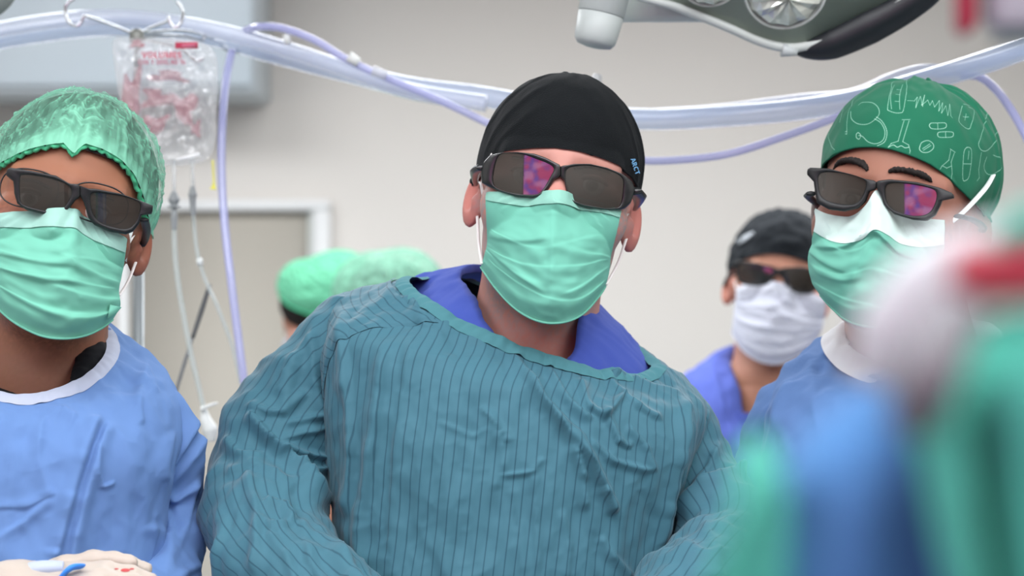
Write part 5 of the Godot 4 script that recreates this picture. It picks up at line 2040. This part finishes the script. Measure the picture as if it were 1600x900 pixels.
func corner_arm() -> void:
	var d := 2.9
	var p := thing("lamp_arm", "grey green end of a lamp arm poking into the upper left corner", "lamp arm", Vector3(at(-40, 0, d).x, 2.9, -d))
	put("elbow", tube([at(-90, 14, d), at(-35, 6, d), at(-4, -12, d), at(18, -42, d)], [0.02, 0.024, 0.022, 0.016], 16, 8).mesh(), mat("grey green arm", rgb(132, 142, 138), 0.4), p)
	put("rod", tube([at(-40, 12, d), Vector3(at(-40, 0, d).x, 2.9, -d)], [0.014], 14, 1).mesh(), paint["brushed steel"], p)

func drip_stand() -> void:
	var d := 3.1
	var x := at(214, 0, d).x
	var p := thing("drip_stand", "steel drip stand with wire hooks behind the bouffant cap at the left", "drip stand", Vector3(x, 0, -d))
	var steel := mat("brushed steel", rgb(150, 156, 158), 0.35, 0.75)
	var chrome := mat("chrome", rgb(205, 208, 210), 0.12, 1.0)
	var hub := at(214, 58, d)
	put("lower_pole", tube([Vector3(x + 0.002, 0.06, -d), Vector3(x + 0.002, at(0, 330, d).y, -d)], [0.0072], 20, 1).mesh(), steel, p)
	put("upper_pole", tube([Vector3(x, at(0, 335, d).y, -d), hub], [0.0052], 16, 1).mesh(), steel, p)
	put("collar", lathe([[0.0, -0.02], [0.011, -0.02], [0.012, 0.0], [0.011, 0.022], [0.0, 0.024]], 20, Transform3D(Basis(), Vector3(x + 0.001, at(0, 332, d).y, -d))).mesh(), steel, p)
	put("hub", lathe([[0.0, -0.012], [0.007, -0.012], [0.0095, -0.004], [0.0095, 0.006], [0.006, 0.010], [0.0, 0.011]], 20, Transform3D(Basis(), hub)).mesh(), mat("grey hub", rgb(128, 130, 124), 0.4, 0.4), p)
	var hooks := [
		[[210, 55, 0], [190, 45, 0.01], [160, 34, 0.02], [136, 26, 0.03], [131, 26, 0.03], [126, 36, 0.03], [118, 41, 0.03], [106, 32, 0.03], [102, 16, 0.03], [106, 5, 0.03], [116, -2, 0.03]],
		[[218, 55, 0], [235, 44, 0.01], [262, 33, 0.02], [263, 26, 0.025], [266, 36, 0.025], [273, 43, 0.025], [281, 38, 0.025], [286, 24, 0.025], [284, 12, 0.025], [276, 2, 0.025]],
		[[220, 58, 0], [250, 55, -0.02], [290, 57, -0.05], [316, 63, -0.07], [320, 52, -0.07]],
		[[218, 60, 0], [245, 66, 0.02], [280, 74, 0.04], [300, 90, 0.05], [310, 96, 0.05], [318, 90, 0.05]]]
	for h in hooks:
		var pts := []
		for q in h:
			pts.append(at(q[0], q[1], d - q[2]))
		put("hook", tube(pts, [0.0019], 10, 5).mesh(), chrome, p)
	var cup := []
	for q in [[346, 70], [352, 76], [362, 79], [372, 78], [378, 72]]:
		cup.append(at(q[0], q[1], d + 0.1))
	put("hook_tip", tube(cup, [0.001, 0.003, 0.0035, 0.003, 0.001], 10, 5).mesh(), chrome, p)
	put("hook", tube([at(220, 52, d), at(290, 48, d + 0.05), at(345, 66, d + 0.1), at(352, 75, d + 0.1)], [0.0017], 8, 8).mesh(), chrome, p)
	for k in 5:
		var a := TAU * k / 5.0
		put("foot", tube([Vector3(x, 0.08, -d), Vector3(x + 0.16 * cos(a), 0.07, -d + 0.16 * sin(a)), Vector3(x + 0.28 * cos(a), 0.045, -d + 0.28 * sin(a))], [0.014, 0.012, 0.010], 10, 6).mesh(), steel, p)
		put("castor", tube([Vector3(x + 0.28 * cos(a) - 0.012, 0.026, -d + 0.28 * sin(a)), Vector3(x + 0.28 * cos(a) + 0.012, 0.026, -d + 0.28 * sin(a))], [0.026], 16, 1).mesh(), mat("black rubber", rgb(24, 27, 33), 0.45), p)
	infusion_bag(d - 0.05)
	infusion_lines(d - 0.02)

func infusion_bag(d: float) -> void:
	var p := thing("infusion_bag", "crinkled clear infusion bag with red print hanging from the drip stand hooks", "infusion bag", at(258, 250, d))
	var film := clear("bag film", rgb(235, 238, 240), 0.24, 0.07)
	film.metallic_specular = 0.7
	var poly := [[178, 62], [215, 60], [262, 58], [310, 64], [336, 84], [340, 130], [338, 180], [336, 225], [322, 250], [290, 258], [255, 258], [228, 250], [205, 220], [190, 170], [180, 110]]
	for layer in 2:
		var s := 1.0 if layer == 0 else -1.0
		var v := PackedVector3Array()
		var outline := curve(poly.map(func(q): return Vector3(q[0], q[1], 0)), 90, true)
		var mid := Vector3(262, 158, 0)
		for j in 34:
			var f := j / 33.0
			for q in outline:
				var r := mid.lerp(q, f)
				var bulge := 0.014 * (1.0 - pow(f, 3.0))
				var w := 0.012 * (1.0 - pow(f, 6.0)) * (1.0 - 2.6 * absf(crumple.get_noise_2d(r.x * 0.022 + 9.0 * layer, r.y * 0.017)))
				w += 0.006 * (1.0 - pow(f, 6.0)) * (1.0 - 2.6 * absf(crumple.get_noise_2d(r.x * 0.06 + 20.0 * layer, r.y * 0.05)))
				v.append(at(r.x, r.y, d) + Vector3(0, 0, s * (bulge + w)))
		put("film", sheet(v, 34, outline.size(), true).outward().mesh(), film, p)
	# print, and what lies inside
	var red := mat("red print", rgb(206, 60, 92), 0.6)
	red.transparency = BaseMaterial3D.TRANSPARENCY_ALPHA
	red.albedo_color.a = 0.85
	var faint := mat("pink print", Color(0.78, 0.42, 0.48, 0.42), 0.7)
	faint.transparency = BaseMaterial3D.TRANSPARENCY_ALPHA
	words(p, "VOLUMES", 253, 86, d - 0.03, 62.0, red)
	words(p, "ON 1 000,40 %", 253, 97, d - 0.03, 74.0, mat("dull print", rgb(170, 96, 116), 0.7))
	var block := put("printed_block", box(at(274, 76, d - 0.029), at(309, 66, d - 0.031)).mesh(), red, p)
	put("pale_line", box(at(284, 72, d - 0.0312), at(306, 70, d - 0.0318)).mesh(), mat("pale print", rgb(222, 150, 176), 0.7), block)
	for q in [[194, 110, 220, 196], [204, 64, 224, 74], [222, 140, 262, 168], [270, 146, 306, 188], [226, 180, 262, 204], [300, 190, 314, 212], [236, 112, 290, 128]]:
		var c := at((q[0] + q[2]) / 2.0, (q[1] + q[3]) / 2.0, d - 0.004)
		var hw: float = (q[2] - q[0]) / 2.0 * d / F
		var hh: float = (q[3] - q[1]) / 2.0 * d / F
		var v2 := PackedVector3Array()
		for k in 20:
			var a := TAU * k / 20.0
			v2.append(c + Vector3(hw * spow(cos(a), 0.6), hh * spow(sin(a), 0.6), 0) * (1.0 + 0.35 * sin(a * 3.0 + q[0]) + 0.2 * sin(a * 5.0 + q[1])))
		put("printed_patch", slab(v2, Vector3(0, 0, -0.0006)).mesh(), faint, p)
	put("seam_bar", tube([at(276, 250, d - 0.02), at(312, 241, d - 0.02)], [0.0024], 10, 1).mesh(), mat("glossy white plastic", rgb(246, 247, 248), 0.15), p)
	for q in [[272, 262, 272, 300], [300, 258, 302, 292]]:
		put("port", tube([at(q[0], q[1] - 12, d), at(q[2], q[3], d)], [0.0026, 0.002], 10, 1).mesh(), clear("port plastic", rgb(225, 228, 228), 0.5, 0.2), p)
	put("yellow_cap", tube([at(332, 250, d), at(334, 284, d), at(333, 296, d)], [0.0012, 0.0012, 0.0044], 10, 4).mesh(), mat("yellow plastic", rgb(226, 220, 90), 0.5), p)

func words(p: Node3D, text: String, x: float, y: float, d: float, wide: float, m: Material) -> void:
	var t := TextMesh.new()
	t.text = text
	t.font = sans()
	t.font_size = 32
	t.depth = 0.0005
	t.pixel_size = 0.0005
	var w: float = t.get_aabb().size.x
	t.pixel_size = 0.0005 * wide * d / F / maxf(w, 1e-4)
	var o := put("lettering", t, m, p)
	o.position = at(x, y, d) - p.position

func infusion_lines(d: float) -> void:
	var grey := mat("grey spike plastic", rgb(150, 154, 156), 0.4)
	var soft := clear("clear line", rgb(205, 214, 212), 0.45, 0.2)
	var a := thing("infusion_line", "clear infusion line with a grey spike falling from the left port to a white valve", "infusion line", at(272, 300, d))
	var first := []
	for q in [[272, 352], [273, 390], [278, 440], [288, 500], [300, 560], [312, 610], [320, 648]]:
		first.append(at(q[0], q[1], d))
	put("line", tube(first, [0.0034], 10, 8).mesh(), soft, a)
	put("drip_chamber", tube([at(272, 298, d), at(272, 312, d), at(272, 324, d), at(272, 340, d), at(272, 358, d)], [0.002, 0.0078, 0.003, 0.0044, 0.0034], 14, 6).mesh(), grey, a)
	put("flange", lathe([[0.0, 0.001], [0.008, 0.001], [0.008, -0.001], [0.0, -0.001]], 20, Transform3D(Basis(), at(272, 323, d))).mesh(), grey, a)
	var white := mat("white valve plastic", rgb(226, 230, 228), 0.35)
	var valve := put("valve", tube([at(318, 640, d), at(322, 658, d), at(328, 672, d), at(330, 690, d)], [0.004, 0.008, 0.010, 0.006], 12, 6).mesh(), white, a)
	put("lever", tube([at(314, 640, d - 0.01), at(326, 634, d - 0.01), at(340, 630, d - 0.01)], [0.003, 0.002, 0.0015], 8, 4).mesh(), white, valve)
	var b := thing("infusion_line", "clear infusion line from the right port that turns off behind the violet hose", "infusion line", at(301, 290, d))
	var second := []
	for q in [[302, 335], [306, 380], [312, 410], [322, 440], [336, 470], [350, 505], [364, 545], [376, 600]]:
		second.append(at(q[0], q[1], d + 0.02))
	put("line", tube(second, [0.0026], 10, 8).mesh(), soft, b)
	put("drip_chamber", tube([at(301, 290, d), at(301, 304, d), at(301, 312, d), at(302, 336, d)], [0.002, 0.0056, 0.0042, 0.0034], 14, 6).mesh(), grey, b)
	put("connector", tube([at(311, 404, d + 0.02), at(313, 414, d + 0.02)], [0.0042], 10, 1).mesh(), white, b)
	var c := thing("clamp_rod", "thin dark rod crossing behind the infusion lines", "rod", at(300, 530, d + 0.06))
	put("rod", tube([at(328, 444, d + 0.06), at(315, 485, d + 0.06), at(301, 528, d + 0.06)], [0.0026, 0.0034, 0.0026], 10, 4).mesh(), mat("dark grey plastic", rgb(96, 98, 100), 0.5), c)
	put("tail", tube([at(301, 528, d + 0.06), at(289, 565, d + 0.06), at(274, 615, d + 0.06)], [0.0018, 0.0026, 0.0022], 10, 4).mesh(), mat("mid grey plastic", rgb(128, 130, 132), 0.5), c)

func hose(called: String, label: String, pts: Array, r: float, m: Material, parts: Array = []) -> void:
	var l := []
	for q in pts:
		l.append(at(q[0], q[1], q[2]))
	var p := thing(called, label, "hose", l[l.size() / 2])
	put("wall", tube(l, [r], 16, 10).mesh(), m, p)
	for q in parts:
		put(q[0], tube([at(q[1], q[2], q[5]), at(q[3], q[4], q[5])], [q[6], q[6] * 0.9], 12, 1).mesh(), q[7], p)

func hoses() -> void:
	var blue := clear("clear blue hose", rgb(190, 208, 236), 0.38, 0.12)
	var pale := clear("milky hose", rgb(214, 222, 238), 0.45, 0.12)
	var violet := clear("violet hose", rgb(184, 188, 232), 0.62, 0.15)
	var white := mat("white fitting", rgb(226, 230, 226), 0.35)
	hose("ventilator_hose", "thick clear blue hose arching over the drip stand and across the whole picture", [[-60, 72, 3.3], [60, 52, 3.28], [150, 42, 3.25], [230, 42, 3.22], [330, 56, 3.2], [430, 84, 3.18], [540, 112, 3.15], [640, 136, 3.12], [760, 152, 3.1], [870, 172, 3.08], [1000, 186, 3.06], [1120, 182, 3.04], [1240, 172, 3.0], [1340, 156, 2.95], [1440, 128, 2.9], [1530, 100, 2.85], [1620, 68, 2.8], [1680, 40, 2.8]], 0.0135, blue)
	hose("ventilator_hose", "milky hose lying on the thick blue one left of the middle cap", [[-60, 58, 3.26], [60, 36, 3.24], [150, 27, 3.22], [230, 30, 3.2], [330, 46, 3.17], [430, 72, 3.15], [540, 108, 3.11], [640, 142, 3.08], [760, 162, 3.06]], 0.0105, pale)
	hose("ventilator_hose", "pale hose between the middle cap and the printed cap, highest of the three there", [[880, 190, 3.12], [1000, 180, 3.12], [1120, 172, 3.1], [1250, 156, 3.05], [1330, 148, 3.0], [1390, 124, 2.95], [1440, 110, 2.92], [1490, 110, 2.9], [1560, 92, 2.86], [1640, 62, 2.82]], 0.0075, pale)
	hose("gas_hose", "thin violet hose looping above the thick blue hose and running down behind the middle cap", [[384, 47, 3.16], [404, 42, 3.12], [440, 44, 3.1], [490, 62, 3.08], [540, 92, 3.07], [600, 120, 3.06], [660, 145, 3.05], [720, 172, 3.04], [780, 200, 3.03], [880, 235, 3.0], [990, 250, 2.98], [1060, 250, 2.97], [1140, 240, 2.96], [1220, 215, 2.95], [1300, 186, 2.95], [1360, 160, 2.95]], 0.0048, violet,
		[["fitting", 446, 54, 451, 68, 3.1, 0.0045, white], ["fitting", 545, 88, 560, 98, 3.06, 0.0065, white], ["fitting", 582, 110, 604, 118, 3.05, 0.0065, clear("clear fitting", rgb(222, 226, 232), 0.5, 0.15)]])
	hose("gas_hose", "thin violet hose dropping from the hook tip past the infusion lines", [[362, 80, 3.18], [354, 120, 3.16], [348, 180, 3.12], [346, 260, 3.1], [351, 350, 3.08], [360, 430, 3.06], [370, 510, 3.05], [382, 600, 3.04], [396, 690, 3.04]], 0.0052, violet)
	hose("gas_hose", "thin violet hose bending down at the right edge above the printed cap", [[1500, 118, 2.9], [1530, 120, 2.9], [1556, 140, 2.9], [1580, 172, 2.9], [1604, 215, 2.9], [1640, 290, 2.9]], 0.005, violet)
	var k := thing("hose_fitting", "small white plug just showing over the top of the black cap in the middle", "fitting", at(934, 128, 2.95))
	put("plug", tube([at(925, 160, 2.95), at(931, 130, 2.95), at(934, 116, 2.95)], [0.005, 0.007, 0.005], 12, 4).mesh(), mat("grey white plug", rgb(206, 208, 208), 0.4), k)
	put("stem", tube([at(880, 184, 3.065), at(905, 180, 3.0), at(925, 158, 2.95)], [0.004], 10, 4).mesh(), white, k)

# ------------------------------------------------------------------ close to the lens, far out of focus
func foreground() -> void:
	var d := 0.6
	var p := thing("draped_stand", "blurred stand hung with blue and green sterile drapes, close up at lower right", "instrument stand", Vector3(at(1420, 0, d).x, 0, -d))
	var x := at(1420, 0, d).x
	var steel: StandardMaterial3D = paint["brushed steel"]
	put("post", tube([Vector3(x, 0.03, -d - 0.05), Vector3(x, at(0, 760, d).y, -d - 0.05)], [0.007], 14, 1).mesh(), steel, p)
	put("base", lathe([[0.0, 0.03], [0.05, 0.03], [0.2, 0.015], [0.21, 0.0], [0.0, 0.0]], 40, Transform3D(Basis(), Vector3(x, 0, -d))).mesh(), steel, p)
	var teal := cloth("green sterile drape", rgb(72, 160, 142), 0.2)
	var bluem := cloth("blue sterile drape", rgb(70, 116, 164), 0.2)
	drape(p, "blue_drape", [[1215, 790], [1250, 720], [1295, 665], [1350, 625], [1440, 605], [1540, 640]], [[1150, 1000], [1230, 1000], [1300, 1000], [1370, 1000], [1480, 1000], [1620, 1000]], d, 0.006, bluem)
	drape(p, "green_drape", [[1168, 730], [1182, 705], [1202, 690], [1220, 696], [1234, 725]], [[1080, 1000], [1115, 1000], [1150, 1000], [1190, 1000], [1230, 1000]], d - 0.02, 0.004, teal)
	drape(p, "green_drape", [[1425, 660], [1440, 610], [1480, 562], [1540, 515], [1610, 490], [1700, 480]], [[1500, 1000], [1530, 1000], [1556, 1000], [1590, 1000], [1640, 1000], [1740, 1000]], d - 0.03, 0.010, teal, 0.52)
	put("green_fold", tube([at(1700, 330, d - 0.02), at(1620, 345, d - 0.02), at(1570, 372, d - 0.02), at(1540, 420, d - 0.01)], [40 * d / F, 42 * d / F, 34 * d / F, 20 * d / F], 14, 8, true, 0.6).mesh(), teal, p)
	var q := thing("instrument_arm", "blurred pale grey instrument arm with dark red clamp, in front of the printed cap's wearer", "instrument arm", at(1430, 560, d))
	var px := d / F
	var pale := mat("pale grey plastic", rgb(172, 178, 180), 0.5)
	put("sleeve", tube([at(1580, 375, d), at(1520, 410, d), at(1455, 460, d), at(1400, 525, d), at(1365, 600, d)], [30 * px, 64 * px, 78 * px, 70 * px, 40 * px], 18, 8).mesh(), pale, q)
	put("shaft", tube([at(1500, 490, d - 0.04), at(1475, 530, d - 0.045), at(1450, 590, d - 0.05), at(1432, 650, d - 0.04)], [40 * px, 46 * px, 46 * px, 40 * px], 16, 8).mesh(), mat("mid grey metal", rgb(110, 110, 114), 0.45), q)
	put("clamp", tube([at(1488, 428, d - 0.02), at(1505, 428, d - 0.02), at(1560, 426, d - 0.02), at(1640, 424, d - 0.02), at(1720, 422, d - 0.02)], [30 * px, 44 * px, 46 * px, 46 * px, 46 * px], 16, 6).mesh(), mat("dark red clamp", rgb(150, 22, 46), 0.5), q)
	d = 1.0
	var r := thing("ceiling_equipment", "blurred grey equipment housing with a red edge strip at the upper right corner", "equipment", Vector3(at(1580, 0, d).x, 2.9, -d))
	put("housing", box(at(1532, 52, d + 0.012), at(1760, -300, d - 0.012), 0.004).mesh(), mat("housing enamel", rgb(176, 180, 186), 0.4), r)
	put("base_plate", box(at(1545, 68, d + 0.01), at(1760, 50, d - 0.01), 0.002).mesh(), mat("grey green plate", rgb(116, 132, 130), 0.5), r)
	put("red_strip", box(at(1489, 58, d + 0.014), at(1530, -300, d - 0.014), 0.003).mesh(), mat("red strip", rgb(166, 34, 62), 0.5), r)
	put("ceiling_arm", tube([at(1640, -280, d), Vector3(at(1640, 0, d).x, 2.9, -d)], [0.02], 14, 1).mesh(), pale, r)

# Cloth hung from a traced top edge to a traced lower line and on down, in loose folds.
func drape(p: Node3D, called: String, top: Array, low: Array, d: float, deep: float, m: Material, crease := 0.0) -> void:
	var c := Cloth.new()
	c.rows = 90
	c.cols = 90
	for j in c.rows:
		var s := float(j) / (c.rows - 1)
		for i in c.cols:
			var u := float(i) / (c.cols - 1)
			var a := edge2(top, u)
			var b := edge2(low, u)
			var k := a.lerp(b, s * 1.15)
			var z := deep * sin(u * PI) + deep * 0.8 * sin(u * 9.0 + s * 1.5 + top[0][0]) * smooth(0.0, 0.4, s) - 0.03 * exp(-s * 14.0)
			if crease > 0.0:
				z -= 0.035 * exp(-pow((u - crease + 0.08 * s) / 0.075, 2)) * smooth(0.12, 0.4, s)
			c.p.append(at(k.x, k.y, d) + Vector3(0, 0, z))
	# hang on to the knee-high hem
	for i in c.cols:
		var last := c.p[(c.rows - 1) * c.cols + i]
		c.p.append(Vector3(last.x, 0.6, last.z))
	c.rows += 1
	lay_uv(c, 45, 0.1)
	normals_of(c, false)
	put(called, cloth_bag(c).mesh(), m, p)

# The screen that everyone watches, behind the camera; it shows in their dark lenses.
func monitor_behind() -> void:
	var c := Vector3(-0.54, 1.74, 0.55)
	var p := thing("monitor", "surgical monitor on a stand behind the camera, showing a magenta endoscope picture", "monitor", Vector3(c.x, 0, c.z))
	var dark: StandardMaterial3D = paint["matt black plastic"]
	put("housing", box(c + Vector3(-0.37, -0.42, 0.005), c + Vector3(0.37, 0.42, 0.06), 0.01).mesh(), dark, p)
	put("post", tube([Vector3(c.x, 0.03, c.z + 0.03), Vector3(c.x, c.y - 0.3, c.z + 0.03)], [0.03], 14, 1).mesh(), dark, p)
	put("base", lathe([[0.0, 0.03], [0.22, 0.02], [0.24, 0.0], [0.0, 0.0]], 30, Transform3D(Basis(), Vector3(c.x, 0, c.z + 0.03))).mesh(), dark, p)
	var im := Image.create_empty(128, 128, false, Image.FORMAT_RGB8)
	for y in 128:
		for x in 128:
			var n := crumple.get_noise_2d(x * 0.03, y * 0.03)
			var m := grain.get_noise_2d(x * 0.02 + 5.0, y * 0.025)
			var k := rgb(208, 62, 130).lerp(rgb(120, 76, 190), clampf(0.35 + 0.9 * n + (x - 80.0) / 160.0, 0, 1)).lerp(rgb(235, 150, 200), clampf(m * 1.2, 0.0, 0.7))
			im.set_pixel(x, y, k)
	var s := mat("lit screen", Color.BLACK, 0.4)
	s.emission_enabled = true
	s.emission_operator = BaseMaterial3D.EMISSION_OP_MULTIPLY
	s.emission = Color.WHITE
	s.emission_texture = ImageTexture.create_from_image(im)
	s.emission_energy_multiplier = 5.0
	var q := Bag.new()
	var o := c + Vector3(0, 0, 0.004)
	q.v = PackedVector3Array([o + Vector3(0.35, 0.40, 0), o + Vector3(-0.35, 0.40, 0), o + Vector3(-0.35, -0.40, 0), o + Vector3(0.35, -0.40, 0)])
	q.uv = PackedVector2Array([Vector2(0, 0), Vector2(1, 0), Vector2(1, 1), Vector2(0, 1)])
	q.idx = PackedInt32Array([0, 1, 2, 0, 2, 3])
	put("screen", q.mesh(), s, p)
	var l := AreaLight3D.new()
	l.name = "screen_light"
	l.area_size = Vector2(0.7, 0.8)
	l.light_color = Color(0.8, 0.35, 0.75)
	l.light_energy = 0.008
	l.area_range = 8.0
	l.shadow_enabled = true
	p.add_child(l, true)
	l.position = Vector3(0, c.y, -0.01)
